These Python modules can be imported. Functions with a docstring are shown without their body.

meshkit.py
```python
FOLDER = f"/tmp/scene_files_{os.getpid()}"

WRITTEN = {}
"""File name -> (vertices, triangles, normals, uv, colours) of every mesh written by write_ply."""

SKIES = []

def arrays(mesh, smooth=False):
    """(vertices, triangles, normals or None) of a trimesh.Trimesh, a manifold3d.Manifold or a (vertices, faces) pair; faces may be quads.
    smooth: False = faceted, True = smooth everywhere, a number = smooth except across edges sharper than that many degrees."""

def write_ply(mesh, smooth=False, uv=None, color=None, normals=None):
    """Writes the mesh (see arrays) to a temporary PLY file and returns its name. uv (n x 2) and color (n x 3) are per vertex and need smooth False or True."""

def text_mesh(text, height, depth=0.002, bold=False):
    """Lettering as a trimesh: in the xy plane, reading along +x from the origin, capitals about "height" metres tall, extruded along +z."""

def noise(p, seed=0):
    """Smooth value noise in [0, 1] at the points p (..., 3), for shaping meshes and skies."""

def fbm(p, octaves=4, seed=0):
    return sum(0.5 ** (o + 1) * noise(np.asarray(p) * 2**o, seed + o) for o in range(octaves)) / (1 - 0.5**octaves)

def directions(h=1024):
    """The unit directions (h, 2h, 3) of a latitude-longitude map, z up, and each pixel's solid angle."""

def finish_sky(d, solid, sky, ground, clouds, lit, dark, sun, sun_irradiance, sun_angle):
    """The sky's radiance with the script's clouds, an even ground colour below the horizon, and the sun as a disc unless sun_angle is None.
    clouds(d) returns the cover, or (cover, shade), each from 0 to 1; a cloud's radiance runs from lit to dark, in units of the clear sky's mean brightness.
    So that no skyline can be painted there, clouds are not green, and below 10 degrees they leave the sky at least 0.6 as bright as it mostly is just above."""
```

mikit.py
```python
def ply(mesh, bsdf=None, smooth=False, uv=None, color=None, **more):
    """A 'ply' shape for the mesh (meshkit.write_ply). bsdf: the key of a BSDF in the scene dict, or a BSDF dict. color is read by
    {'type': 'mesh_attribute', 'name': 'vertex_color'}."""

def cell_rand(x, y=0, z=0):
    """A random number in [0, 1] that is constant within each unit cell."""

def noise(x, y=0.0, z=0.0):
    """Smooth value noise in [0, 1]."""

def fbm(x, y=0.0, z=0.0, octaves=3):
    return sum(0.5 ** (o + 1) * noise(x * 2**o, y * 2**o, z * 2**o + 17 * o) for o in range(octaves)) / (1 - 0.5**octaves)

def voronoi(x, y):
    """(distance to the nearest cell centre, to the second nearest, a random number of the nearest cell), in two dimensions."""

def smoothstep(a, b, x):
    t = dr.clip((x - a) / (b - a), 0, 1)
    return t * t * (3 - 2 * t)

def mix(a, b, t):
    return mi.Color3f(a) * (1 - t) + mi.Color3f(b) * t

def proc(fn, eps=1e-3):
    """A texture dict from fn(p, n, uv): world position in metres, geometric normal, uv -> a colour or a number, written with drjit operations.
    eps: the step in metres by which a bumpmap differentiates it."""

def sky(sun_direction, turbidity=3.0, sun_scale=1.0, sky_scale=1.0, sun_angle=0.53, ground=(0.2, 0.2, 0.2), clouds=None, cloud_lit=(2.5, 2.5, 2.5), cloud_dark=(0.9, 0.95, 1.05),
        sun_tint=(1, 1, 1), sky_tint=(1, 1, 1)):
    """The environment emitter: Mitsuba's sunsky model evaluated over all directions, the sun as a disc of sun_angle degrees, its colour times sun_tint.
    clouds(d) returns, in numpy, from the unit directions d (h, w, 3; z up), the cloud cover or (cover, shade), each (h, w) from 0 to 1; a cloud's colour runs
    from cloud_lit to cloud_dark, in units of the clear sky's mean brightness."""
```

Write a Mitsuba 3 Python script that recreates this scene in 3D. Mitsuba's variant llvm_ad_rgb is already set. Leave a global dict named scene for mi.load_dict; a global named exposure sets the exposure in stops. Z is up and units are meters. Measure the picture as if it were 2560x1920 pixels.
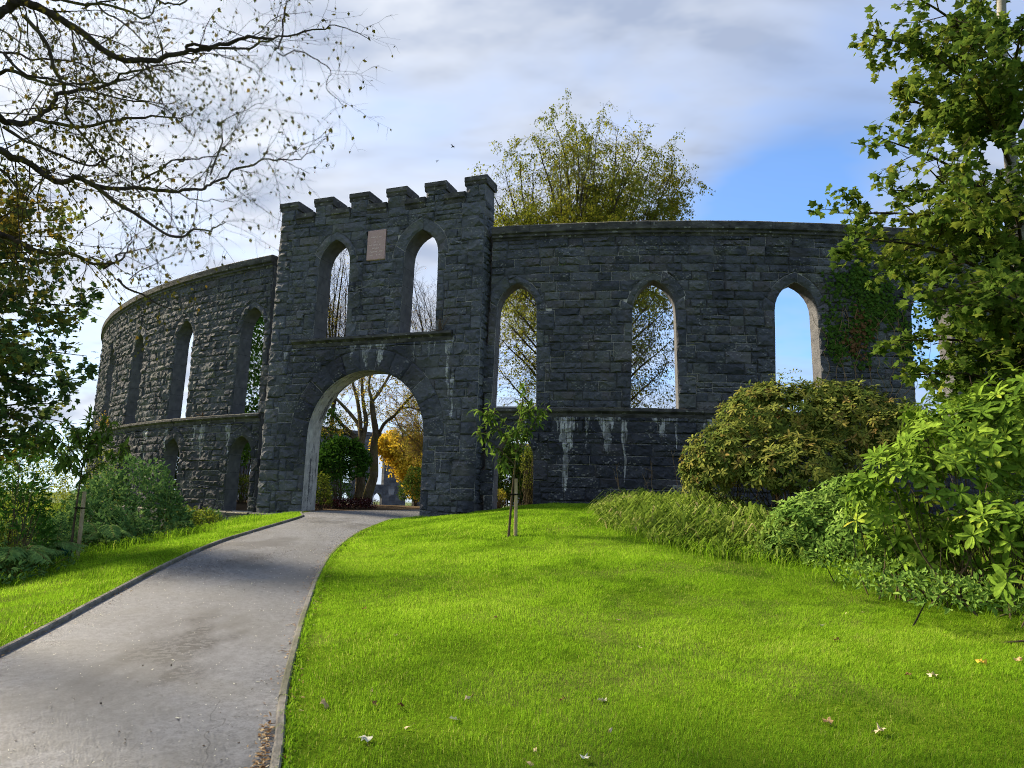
import math, random
import numpy as np, trimesh, mitsuba as mi, drjit as dr
import shapely
from shapely.geometry import Polygon, MultiPolygon, box, LineString, Point
from shapely import affinity
from scipy.spatial import Delaunay
import mikit, meshkit
from mikit import noise, fbm, smoothstep, mix, proc
T = mi.ScalarTransform4f
scene, labels = {}, {}

# ------------------------------------------------------------------ camera, sky, exposure
EYE = 1.6
F, W, H = 1780.0, 2560, 1920
FWD = np.array([0., 0.98582327, 0.167787])
RIGHT = np.array([0.99955963, -0.00497894, 0.02925346])
UP = np.array([-0.02967414, -0.16771311, 0.98538914])
scene['camera'] = {'type': 'perspective', 'fov': math.degrees(2 * math.atan(W / 2 / F)), 'fov_axis': 'x', 'near_clip': 0.05, 'far_clip': 8000.0,
                   'to_world': T().look_at(origin=[0, 0, EYE], target=[0, float(FWD[1]), EYE + float(FWD[2])], up=UP.tolist())}
exposure = 2.85
SUN_AZ, SUN_EL = -60.0, 37.0           # degrees left of straight ahead, above the horizon
_a, _e = math.radians(SUN_AZ), math.radians(SUN_EL)
SUN = np.array([math.sin(_a) * math.cos(_e), math.cos(_a) * math.cos(_e), math.sin(_e)])


def clouds(d):
    az = np.degrees(np.arctan2(d[..., 0], d[..., 1]))
    el = np.degrees(np.arcsin(np.clip(d[..., 2], -1, 1)))
    h = np.maximum(d[..., 2:3], 0.06)
    q = np.concatenate([d[..., :2] / (h + 0.25), d[..., 2:3] * 0.6], -1)
    q[..., 0] += 0.5 * q[..., 1]                       # streaks lean to the right
    warp = meshkit.fbm(q * 1.3 + 7, 3, 5) - 0.5
    n1 = meshkit.fbm(q * np.array([2.3, 4.2, 1]) + warp[..., None] * 1.9, 5, 3)
    n2 = meshkit.fbm(q * np.array([6.0, 16.0, 1]) + warp[..., None] * 3.5 + 31, 6, 9)
    side = 1 / (1 + np.exp(-(az - 4) / 8))             # thinner cloud towards the right, away from the sun
    cover = 0.90 - 0.34 * side + 1.7 * (n1 - 0.5) + 0.9 * (n2 - 0.5)
    gap = 1.25 * np.exp(-((az - 21.0) / 9.5) ** 2 - ((el - 23.2 - 0.32 * (az - 21)) / 5.0) ** 2) * (0.75 + 1.1 * (n1 - 0.25)) - 0.75 * (n2 - 0.40)
    cover = cover * (1 - np.clip(gap, 0, 0.93))
    cover = cover - 0.50 * np.exp(-((az - 24) / 10) ** 2 - ((el - 13) / 5) ** 2) * (0.2 + 1.6 * n1)
    cover = cover - 0.40 * np.exp(-((az + 19) / 7) ** 2 - ((el - 31) / 4) ** 2) * n2 * 1.6
    ang = np.degrees(np.arccos(np.clip(d @ SUN, -1, 1)))
    shade = 0.66 - 0.66 * np.exp(-(ang / 44) ** 2) + 0.9 * (n1 - 0.5) + 1.6 * (n2 - 0.5)
    return np.clip(cover, 0, 0.97), np.clip(shade, 0, 1)


scene['sky'] = mikit.sky(SUN.tolist(), turbidity=2.6, sun_scale=1.25, sun_angle=7.0, clouds=clouds, sky_tint=(0.80, 0.93, 1.18),
                         cloud_lit=(1.85, 1.9, 1.98), cloud_dark=(0.78, 0.92, 1.22), sun_tint=(0.93, 0.97, 1.02), ground=(0.10, 0.13, 0.06))

# ------------------------------------------------------------------ small tools
used = {}


def key(name):
    k = used.get(name, -1) + 1
    used[name] = k
    return name if k == 0 else f'{name}_{k:03d}'


def at(x, y, Y):
    """The point at depth Y (metres ahead) behind a pixel of the photograph, used to read off positions."""
    d = FWD + (x - W / 2) / F * RIGHT - (y - H / 2) / F * UP
    return d * (Y / d[1]) + np.array([0, 0, EYE])


def px(P):
    q = np.asarray(P, float) - [0, 0, EYE]
    dd = q @ FWD
    return np.stack([W / 2 + F * (q @ RIGHT) / dd, H / 2 - F * (q @ UP) / dd, dd], -1)


def nrm(v):
    v = np.asarray(v, float)
    return v / (np.linalg.norm(v, axis=-1, keepdims=True) + 1e-12)


def ss(a, b, x):
    t = np.clip((np.asarray(x, float) - a) / (b - a), 0, 1)
    return t * t * (3 - 2 * t)


def put(k, mesh, mat, uv=None, smooth=False):
    scene[k] = mikit.ply(mesh, mat, smooth=smooth, uv=uv)
    return k


def tag(k, label=None, cat=None, group=None, kind=None):
    e = labels.setdefault(k, {})
    for a, b in (('label', label), ('category', cat), ('group', group), ('kind', kind)):
        if b:
            e[a] = b
    return k


def joined(parts):
    """(V, F, UV) joined from a list of the same."""
    V, Fc, U, o = [], [], [], 0
    for v, f, u in parts:
        V.append(v); Fc.append(np.asarray(f) + o); U.append(u); o += len(v)
    return np.vstack(V), np.vstack(Fc), np.vstack(U)


# ------------------------------------------------------------------ the ring wall's plan (metres)
CX, CY, R = 8.1439, 56.2317, 35.4907
WT = 0.55                                # wall thickness
TR, TL, SP = -0.22955, -0.52327, 4.25   # first window right / left of the gate, spacing
GO = np.array([-4.7769, 23.0814]); GN = np.array([-0.353285, -0.935516]); GD = np.array([0.935516, -0.353285])
GT = 0.74                                # gate thickness
Z_SILL, Z_SPR, Z_APEX, Z_TOP = EYE + 2.96, EYE + 6.02, EYE + 6.93, EYE + 8.80
RK = np.array([(-1.0, -14), (-0.62, 0), (-0.9, 2.6), (-1.2, 4.04), (-1.45, 4.9), (-1.63, 5.63), (-1.91, 6.82), (-2.22, 8.21), (-2.59, 9.97), (-3.01, 12.32), (-3.22, 13.98), (-3.38, 15.66), (-3.46, 17.83), (-3.42, 20.27), (-2.9, 22.4)])
LK = np.array([(-3.9, -14), (-3.35, 0), (-3.7, 4.0), (-3.99, 5.94), (-4.48, 8.26), (-5.0, 10.78), (-5.36, 12.86), (-5.55, 14.34), (-5.68, 16.24), (-5.8, 18.55), (-5.95, 20.98), (-6.45, 22.9)])
# the path goes on through the arch
RK = np.vstack([RK, [(-2.0, 25.2), (-0.4, 30), (2, 40), (4, 55)]]); LK = np.vstack([LK, [(-5.6, 25.5), (-3.2, 30), (-0.5, 40), (1.6, 55)]])


from scipy.interpolate import PchipInterpolator


def smooth_edge(K):
    y = np.arange(K[0, 1], K[-1, 1], 0.4)
    return np.stack([PchipInterpolator(K[:, 1], K[:, 0])(y), y], 1)


RK, LK = smooth_edge(RK), smooth_edge(LK)


def hz(x, y, path=True):
    """Height of the ground."""
    x, y = np.asarray(x, float), np.asarray(y, float)
    z = 0.0515 * np.minimum(y, 24) + 0.14 * ss(24, 33, y) - 1.35 * ss(48, 86, y)
    xr, xl = np.interp(y, RK[:, 1], RK[:, 0]), np.interp(y, LK[:, 1], LK[:, 0])
    r = np.hypot(x - CX, y - CY)
    out = ss(R - 1.2, R + 0.2, r)
    dR, dL = x - xr, xl - x
    z = z + (0.44 * ss(0.0, 4.2, dR) * ss(4, 19, y) + 0.18 * ss(2.0, 7, dR)) * (1 - ss(26, 34, y))
    z = z - out * (0.15 * np.maximum(dL - 0.35, 0) + 0.24 * np.maximum(dL - 3.4, 0)) * (1 - 0.5 * ss(20, 40, y))
    z = z - np.clip(0.28 * np.maximum(r - 64, 0), 0, 45)
    z = np.maximum(z, -46)
    off = np.maximum(np.maximum(dR, dL), 0)
    n = meshkit.fbm(np.stack([x * 0.55, y * 0.55, 0 * x], -1), 3, 4) - 0.5
    z = z + 0.13 * n * ss(0.1, 1.6, off)
    if path:
        z = z - 0.06 * (1 - ss(-0.25, -0.08, np.maximum(dR, dL)))
    return z


def wall_p(u, z, dep=0.0):
    th = np.asarray(u) / R
    rr = R + np.asarray(dep)
    return np.stack([CX + rr * np.sin(th), CY - rr * np.cos(th), np.asarray(z) + 0 * th], -1)


def gate_p(a, z, dep=0.0):
    a, dep = np.asarray(a, float), np.asarray(dep, float)
    return np.stack([GO[0] + GD[0] * a + GN[0] * dep, GO[1] + GD[1] * a + GN[1] * dep, np.asarray(z) + 0 * a], -1)


# ------------------------------------------------------------------ materials
def wall_uz(p):
    return dr.atan2(p.x - CX, CY - p.y) * R, p.z


def gate_uz(p):
    return (p.x - GO[0]) * GD[0] + (p.y - GO[1]) * GD[1], p.z


def streaks(u, z, runs):
    """Lime that has run down from a joint: (centre, half width at top, top, bottom, strength)."""
    m = mi.Float(0)
    wob = (fbm(u * 5, z * 1.4, 3, 3) - 0.5) * 0.22
    rag = fbm(u * 14, z * 5, 9, 3)
    taper = (fbm(u * 3, z * 3, 1, 2) - 0.5) * 0.3
    for c, w, zt, zb, s in runs:
        t = (zt - z) / (zt - zb)
        half = w * (1.0 - 0.62 * smoothstep(0.05, 0.4, t + taper)) * (1 - 0.3 * t) * 1.15
        inside = (1 - smoothstep(0.5, 1.15, dr.abs(u - c + wob * 0.6) / half)) * smoothstep(-0.02, 0.015, t) * (1 - smoothstep(0.6, 1.0, t))
        m = dr.maximum(m, (0.55 + 0.45 * s) * inside)
    rag = 0.55 * rag + 0.25 * noise(u * 34, z * 2.2, 6) + 0.2 * noise(u * 60, z * 45, 2)
    return dr.clip(smoothstep(0.36, 0.66, rag * 1.9 + m * 0.66 - 0.90) * smoothstep(0.03, 0.4, m), 0, 1)


E0 = EYE
WALL_RUNS = [(-6.72, 0.26, E0 + 2.68, E0 + 2.05, .9), (-6.52, 0.30, E0 + 2.7, E0 - 0.05, 1.0), (-5.30, 0.36, E0 + 2.7, E0 + 1.35, 1.0), (-4.76, 0.13, E0 + 2.6, E0 + 0.35, .85), (-3.65, 0.40, E0 + 2.7, E0 + 2.0, .9),
             (-3.25, 0.30, E0 + .72, E0 + 0.4, .9), (-2.2, 0.25, E0 + 2.7, E0 + 1.9, .7), (-20.9, 0.16, E0 + 2.65, E0 + 0.9, .62), (-21.4, 0.12, E0 + 2.65, E0 + 1.6, .6), (-23.4, 0.12, E0 + 2.6, E0 + 1.2, .5), (-25.2, 0.3, E0 + 2.6, E0 + 1.2, .5), (-19.4, .1, E0 + 2.6, E0 + 1.5, .45),
             (-30.5, 0.8, E0 + 2.5, E0 + 0.2, .55)]
GATE_RUNS = [(-0.62, 0.17, E0 + 5.2, E0 + 4.45, .75), (-0.10, 0.30, E0 + 5.24, E0 + 4.2, .9), (0.44, 0.30, E0 + 5.24, E0 + 4.2, .9), (2.95, 0.15, E0 + 5.2, E0 + 3.0, .62), (3.12, 0.10, E0 + 3.9, E0 + 2.2, .6), (-2.95, 0.14, E0 + 5.1, E0 + 4.5, .6), (-3.3, .1, E0 + 5.0, E0 + 4.4, .5), (2.86, 0.05, E0 + 1.6, E0 + 0.3, .6)]


_r = np.random.default_rng(77)
WALL_RUNS += [(float(_r.uniform(-8.8, -1)), float(_r.uniform(.03, .09)), E0 + 2.7, E0 + 2.7 - float(_r.uniform(.25, 1.5)), float(_r.uniform(.2, .7))) for _ in range(9)]
WALL_RUNS += [(float(_r.uniform(-31, -18.5)), float(_r.uniform(.03, .10)), E0 + 2.7, E0 + 2.7 - float(_r.uniform(.3, 1.8)), float(_r.uniform(.1, .6))) for _ in range(9)]
GATE_RUNS += [(float(_r.uniform(-3, 3.2)), float(_r.uniform(.02, .07)), E0 + 5.2, E0 + 5.2 - float(_r.uniform(.2, 1.0)), float(_r.uniform(.1, .6))) for _ in range(7)]


def stone_colour(uzfn, runs, gate):
    def fn(p, n, uv):
        u, z = uzfn(p)
        t = uv.x
        g = fbm(p.x * 9, p.y * 9, p.z * 9, 3)
        fine = noise(p.x * 60, p.y * 60, p.z * 60)
        big = fbm(u * 0.35, z * 0.45, 5, 2)
        c = mix((0.034, 0.041, 0.053), (0.138, 0.152, 0.175), dr.clip(0.05 + 0.60 * t + 0.6 * (g - 0.5) + 0.25 * (fine - 0.5), 0, 1)) * (0.98 if gate else 0.76)
        c = mix(c, mi.Color3f(0.115, 0.125, 0.11), 0.40 * smoothstep(0.55, 0.75, noise(u * 1.1, z * 1.3, t * 9)))   # olive stones
        c = mix(c, mi.Color3f(0.115, 0.10, 0.10), 0.30 * smoothstep(0.6, 0.8, noise(u * 1.7, z * 1.2, t * 9 + 40)))
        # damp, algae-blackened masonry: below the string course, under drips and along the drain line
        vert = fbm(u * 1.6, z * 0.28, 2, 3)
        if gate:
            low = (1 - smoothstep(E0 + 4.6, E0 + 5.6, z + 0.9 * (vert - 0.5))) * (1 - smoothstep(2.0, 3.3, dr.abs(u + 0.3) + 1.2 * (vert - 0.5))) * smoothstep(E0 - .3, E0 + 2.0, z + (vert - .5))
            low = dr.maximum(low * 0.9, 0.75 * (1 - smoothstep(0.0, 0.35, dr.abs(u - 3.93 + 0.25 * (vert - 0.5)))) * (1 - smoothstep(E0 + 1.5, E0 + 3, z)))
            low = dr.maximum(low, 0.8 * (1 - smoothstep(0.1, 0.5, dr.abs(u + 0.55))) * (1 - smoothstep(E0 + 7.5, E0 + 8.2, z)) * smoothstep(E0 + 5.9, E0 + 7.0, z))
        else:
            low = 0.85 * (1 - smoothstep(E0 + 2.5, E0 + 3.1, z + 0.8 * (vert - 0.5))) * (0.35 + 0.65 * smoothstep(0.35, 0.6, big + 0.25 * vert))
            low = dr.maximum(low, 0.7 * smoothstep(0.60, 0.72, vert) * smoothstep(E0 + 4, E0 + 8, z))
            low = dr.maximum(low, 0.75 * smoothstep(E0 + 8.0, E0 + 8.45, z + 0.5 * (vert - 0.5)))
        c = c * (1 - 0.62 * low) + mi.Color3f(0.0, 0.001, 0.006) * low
        lich = smoothstep(0.70, 0.76, noise(p.x * 22, p.y * 22, p.z * 22)) * smoothstep(0.5, 0.7, noise(p.x * 2.1, p.y * 2.1, p.z * 2.1 + 9))
        c = mix(c, mi.Color3f(0.26, 0.27, 0.25), 0.5 * lich)
        lime = streaks(u, z, runs)
        return mix(c, mi.Color3f(0.46, 0.48, 0.48) * (0.6 + 0.6 * g), lime * (0.30 + 0.6 * smoothstep(0.38, 0.62, 0.6 * fbm(u * 7, z * 5, 7, 3) + 0.4 * noise(u * 26, z * 3, 8))))
    return fn


def rock_bump(p, n, uv):
    a = fbm(p.x * 16, p.y * 16, p.z * 20, 3)
    return a + 0.35 * noise(p.x * 75, p.y * 75, p.z * 75)


def stone_bsdf(col, scale=0.03, rough=0.8):
    return {'type': 'twosided', 'b': {'type': 'bumpmap', 'scale': scale, 't': proc(rock_bump, 2e-3), 'b': {'type': 'principled', 'base_color': proc(col), 'roughness': rough, 'specular': 0.35}}}


WALL_COL, GATE_COL = stone_colour(wall_uz, WALL_RUNS, False), stone_colour(gate_uz, GATE_RUNS, True)
scene['stone_wall'] = stone_bsdf(WALL_COL)
scene['stone_gate'] = stone_bsdf(GATE_COL)


def mortar_col(p, n, uv):
    g = noise(p.x * 30, p.y * 30, p.z * 30)
    k = smoothstep(0.50, 0.62, fbm(p.x * 1.3, p.y * 1.3, p.z * 1.5, 2))
    return mix((0.055, 0.056, 0.058), (0.40, 0.39, 0.37), k) * (0.75 + 0.5 * g)


scene['mortar'] = {'type': 'twosided', 'b': {'type': 'diffuse', 'reflectance': proc(mortar_col)}}


def reveal_col(p, n, uv):
    """Dressed stone of jambs and soffits, with its bed joints; whitened by lime inside the gate arch."""
    u, z = gate_uz(p)
    g = fbm(p.x * 8, p.y * 8, p.z * 5, 3)
    c = mix((0.05, 0.053, 0.060), (0.115, 0.118, 0.124), dr.clip(g * 1.4 - 0.2, 0, 1))
    joint = dr.abs((z / 0.62) - dr.floor(z / 0.62) - 0.5)
    c = c * (1 - 0.55 * smoothstep(0.485, 0.495, joint))
    dp = (p.x - GO[0]) * GN[0] + (p.y - GO[1]) * GN[1]
    arch = smoothstep(-2.6, -2.4, u) * (1 - smoothstep(2.3, 2.5, u)) * smoothstep(-1.0, -.85, dp) * (1 - smoothstep(E0 + 4.4, E0 + 4.6, z))
    left = 1 - 0.75 * smoothstep(-1.2, 0.4, u)
    run = smoothstep(0.44, 0.60, 0.65 * fbm(dp * 13, z * 1.1, u * 1.5, 4) + 0.35 * fbm(dp * 30, z * 9, u * 9, 3) + 0.10 * left)
    return mix(c, mi.Color3f(0.42, 0.42, 0.39) * (0.5 + 0.8 * g), arch * left * run * 0.9)


scene['stone_reveal'] = stone_bsdf(reveal_col, 0.012)


def coping_col(p, n, uv):
    g = fbm(p.x * 5, p.y * 5, p.z * 7, 3)
    f = noise(p.x * 40, p.y * 40, p.z * 40)
    c = mix((0.022, 0.023, 0.024), (0.105, 0.104, 0.10), dr.clip(g * 1.5 - 0.5 + 0.25 * uv.x, 0, 1))
    moss = smoothstep(0.5, 0.68, fbm(p.x * 1.8, p.y * 1.8, p.z * 2, 3)) * smoothstep(0.3, 0.8, n.z)
    c = mix(c, mi.Color3f(0.10, 0.098, 0.045), moss * 0.7)
    spot = smoothstep(0.80, 0.86, noise(p.x * 13, p.y * 13, p.z * 13))
    return mix(c, mi.Color3f(0.30, 0.31, 0.28), spot * 0.5) * (0.8 + 0.4 * f)


scene['stone_coping'] = stone_bsdf(coping_col, 0.02)


def far_col(p, n, uv):
    u = dr.atan2(p.x - CX, CY - p.y) * R
    row = dr.floor(p.z / 0.34)
    fu = u / 0.8 + 0.5 * mikit.cell_rand(row, 3)
    jz = dr.abs(p.z / 0.34 - row - 0.5)
    ju = dr.abs(fu - dr.floor(fu) - 0.5)
    t = mikit.cell_rand(dr.floor(fu), row)
    c = mix((0.07, 0.074, 0.082), (0.16, 0.165, 0.17), dr.clip(0.6 * t + 0.8 * (fbm(p.x * 3, p.y * 3, p.z * 3, 2) - 0.3), 0, 1))
    c = c * (1 - 0.3 * dr.maximum(smoothstep(0.46, 0.49, jz), smoothstep(0.48, 0.495, ju)))
    run = smoothstep(0.66, 0.72, noise(u * 1.9, p.z * 0.25, 4)) * (1 - smoothstep(2.0, 3.6, p.z))
    return mix(c, mi.Color3f(0.5, 0.5, 0.48), 0.8 * run)


scene['stone_far'] = {'type': 'twosided', 'b': {'type': 'diffuse', 'reflectance': proc(far_col)}}


def plaque_col(p, n, uv):
    g = fbm(p.x * 25, p.y * 25, p.z * 25, 3)
    return mix((0.30, 0.185, 0.17), (0.42, 0.29, 0.265), g)


scene['pink_granite'] = {'type': 'twosided', 'b': {'type': 'principled', 'base_color': proc(plaque_col), 'roughness': 0.55}}
scene['carving'] = {'type': 'twosided', 'b': {'type': 'diffuse', 'reflectance': {'type': 'rgb', 'value': [0.56, 0.46, 0.43]}}}


def path_col(p, n, uv):
    g = fbm(p.x * 26, p.y * 26, 0, 3)
    st = noise(p.x * 95, p.y * 95, 1)
    c = mix((0.066, 0.071, 0.079), (0.138, 0.146, 0.160), dr.clip(1.0 * g - 0.05 + 0.6 * (st - .45), 0, 1))
    worn = fbm(p.x * 0.7, p.y * 0.45, 3, 3)
    c = c * (0.84 + 0.34 * worn)
    dark = smoothstep(0.50, 0.72, fbm(p.x * 1.1 + 4, p.y * 0.55, 8, 4)) * (0.25 + 0.75 * smoothstep(0.35, 0.6, noise(p.x * 0.35 + 3, p.y * 0.25, 2)))
    c = c * (1 - 0.5 * dark)
    patch = smoothstep(0.0, 0.9, 1 - dr.sqrt(dr.square((p.x + 2.75 + 0.13 * (p.y - 6.2)) / 0.55) + dr.square((p.y - 6.2) / 1.9)) + 1.5 * (fbm(p.x * 5, p.y * 2.2, 4, 5) - 0.5))
    c = c * (1 - 0.50 * patch * (0.35 + 1.1 * smoothstep(.3, .6, g)))
    ed = smoothstep(0.42, 0.6, fbm(p.x * 2.1, p.y * 2.1, 31, 4))
    c = mix(c, mi.Color3f(0.07, 0.072, 0.065), 0.25 * ed)
    crack = dr.abs(fbm(p.x * 1.4 + 3, p.y * 0.9, 11, 4) - 0.5)
    c = c * (1 - 0.4 * (1 - smoothstep(0.0015, 0.004, crack)) * smoothstep(0.5, 0.6, noise(p.x * 0.6, p.y * 0.5, 20)))
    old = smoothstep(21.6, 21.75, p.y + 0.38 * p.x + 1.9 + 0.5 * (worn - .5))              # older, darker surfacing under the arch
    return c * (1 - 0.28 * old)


def path_bump(p, n, uv):
    return noise(p.x * 130, p.y * 130, 0) + 0.6 * noise(p.x * 60, p.y * 60, 5)


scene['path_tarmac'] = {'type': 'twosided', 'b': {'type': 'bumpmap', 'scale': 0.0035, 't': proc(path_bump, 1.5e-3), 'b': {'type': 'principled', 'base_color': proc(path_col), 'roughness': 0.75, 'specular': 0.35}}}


def kerb_col(p, n, uv):
    g = fbm(p.x * 20, p.y * 20, p.z * 20, 3)
    m = smoothstep(0.45, 0.7, fbm(p.x * 1.3, p.y * 1.3, 3, 3))
    return mix(mix((0.09, 0.086, 0.078), (0.24, 0.23, 0.21), dr.clip(1.5 * g - .15, 0, 1)), (0.085, 0.095, 0.045), m * 0.55)


scene['kerb_concrete'] = {'type': 'twosided', 'b': {'type': 'bumpmap', 'scale': 0.006, 't': proc(path_bump, 1.5e-3), 'b': {'type': 'diffuse', 'reflectance': proc(kerb_col)}}}


def ground_col(p, n, uv):
    g = fbm(p.x * 3, p.y * 3, 0, 3)
    f = noise(p.x * 45, p.y * 45, 2)
    grass = mix((0.045, 0.080, 0.006), (0.09, 0.145, 0.010), dr.clip(g + 0.4 * (f - .5), 0, 1))
    soil = mix((0.045, 0.032, 0.020), (0.10, 0.075, 0.050), dr.clip(f * .6 + g * .5, 0, 1))
    r = dr.sqrt(dr.square(p.x - CX) + dr.square(p.y - CY))
    bare = smoothstep(0.52, 0.66, fbm(p.x * 0.9, p.y * 0.9, 7, 3)) * 0.35
    bare = dr.maximum(bare, (1 - smoothstep(R + 0.1, R + 0.45, r)) * smoothstep(R - 30, R - 14.0, r))
    return mix(grass, soil, bare)


scene['ground_mat'] = {'type': 'twosided', 'b': {'type': 'diffuse', 'reflectance': proc(ground_col)}}


def leaf_mat(name, stops, trans=0.8, rough=0.45, spec=None):
    """Leaves: colour by the leaf's own tone (uv.x) between the stops, with a little mottling."""
    def fn(p, n, uv):
        t = dr.clip(uv.x, 0, 0.999) * (len(stops) - 1)
        c = mi.Color3f(stops[0])
        for i in range(len(stops) - 1):
            c = mix(c, stops[i + 1], dr.clip(t - i, 0, 1))
        return c * (0.72 + 0.56 * noise(p.x * 38, p.y * 38, p.z * 38))
    scene[name] = {'type': 'principledthin', 'base_color': proc(fn), 'roughness': rough, 'diff_trans': trans, 'eta': 1.4}
    return name


leaf_mat('grass_leaf', [(0.085, 0.180, 0.012), (0.195, 0.365, 0.018), (0.285, 0.47, 0.030), (0.42, 0.45, 0.11)], 1.0, 0.5)
leaf_mat('tuft_leaf', [(0.055, 0.105, 0.014), (0.18, 0.27, 0.035), (0.34, 0.40, 0.11), (0.33, 0.29, 0.14)], 0.8, 0.45)
leaf_mat('rhodo_leaf', [(0.032, 0.070, 0.011), (0.105, 0.19, 0.022), (0.21, 0.32, 0.038), (0.36, 0.33, 0.045)], 0.42, 0.30)
leaf_mat('olive_leaf', [(0.040, 0.070, 0.016), (0.11, 0.15, 0.03), (0.22, 0.24, 0.05), (0.22, 0.15, 0.05)], 0.4, 0.36)
leaf_mat('shrub_leaf', [(0.05, 0.11, 0.02), (0.14, 0.25, 0.045), (0.25, 0.37, 0.08)], 0.55, 0.38)
leaf_mat('maple_leaf', [(0.034, 0.066, 0.014), (0.085, 0.145, 0.022), (0.19, 0.235, 0.034), (0.30, 0.23, 0.06)], 0.9, 0.42)
leaf_mat('dark_maple_leaf', [(0.034, 0.068, 0.028), (0.07, 0.125, 0.038), (0.14, 0.13, 0.02), (0.26, 0.17, 0.025)], 1.0, 0.42)
leaf_mat('birch_leaf', [(0.12, 0.155, 0.016), (0.21, 0.22, 0.024), (0.30, 0.25, 0.035), (0.32, 0.19, 0.05)], 1.1, 0.45)
leaf_mat('overhang_leaf', [(0.035, 0.045, 0.010), (0.09, 0.085, 0.015), (0.20, 0.13, 0.02)], 0.7, 0.5)
leaf_mat('nettle_leaf', [(0.035, 0.080, 0.026), (0.08, 0.165, 0.05), (0.16, 0.26, 0.075)], 0.6, 0.42)
leaf_mat('lime_leaf', [(0.07, 0.11, 0.015), (0.20, 0.24, 0.03), (0.34, 0.33, 0.05)], 0.9, 0.45)
leaf_mat('laurel_leaf', [(0.022, 0.06, 0.010), (0.05, 0.13, 0.018), (0.12, 0.24, 0.03)], 0.5, 0.32)
leaf_mat('cherry_leaf', [(0.045, 0.08, 0.018), (0.10, 0.175, 0.028), (0.17, 0.28, 0.04)], 0.8, 0.4)
leaf_mat('gold_leaf', [(0.30, 0.26, 0.03), (0.60, 0.44, 0.04), (0.74, 0.48, 0.04)], 1.1, 0.45)
leaf_mat('ivy_leaf', [(0.024, 0.055, 0.012), (0.065, 0.13, 0.018), (0.14, 0.07, 0.035)], 0.4, 0.35)
leaf_mat('flower_petal', [(0.02, 0.012, 0.010), (0.10, 0.012, 0.022), (0.50, 0.36, 0.36)], 0.6, 0.5)
leaf_mat('litter_leaf', [(0.06, 0.035, 0.02), (0.20, 0.11, 0.045), (0.42, 0.30, 0.16), (0.55, 0.50, 0.36)], 0.3, 0.6)
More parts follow.
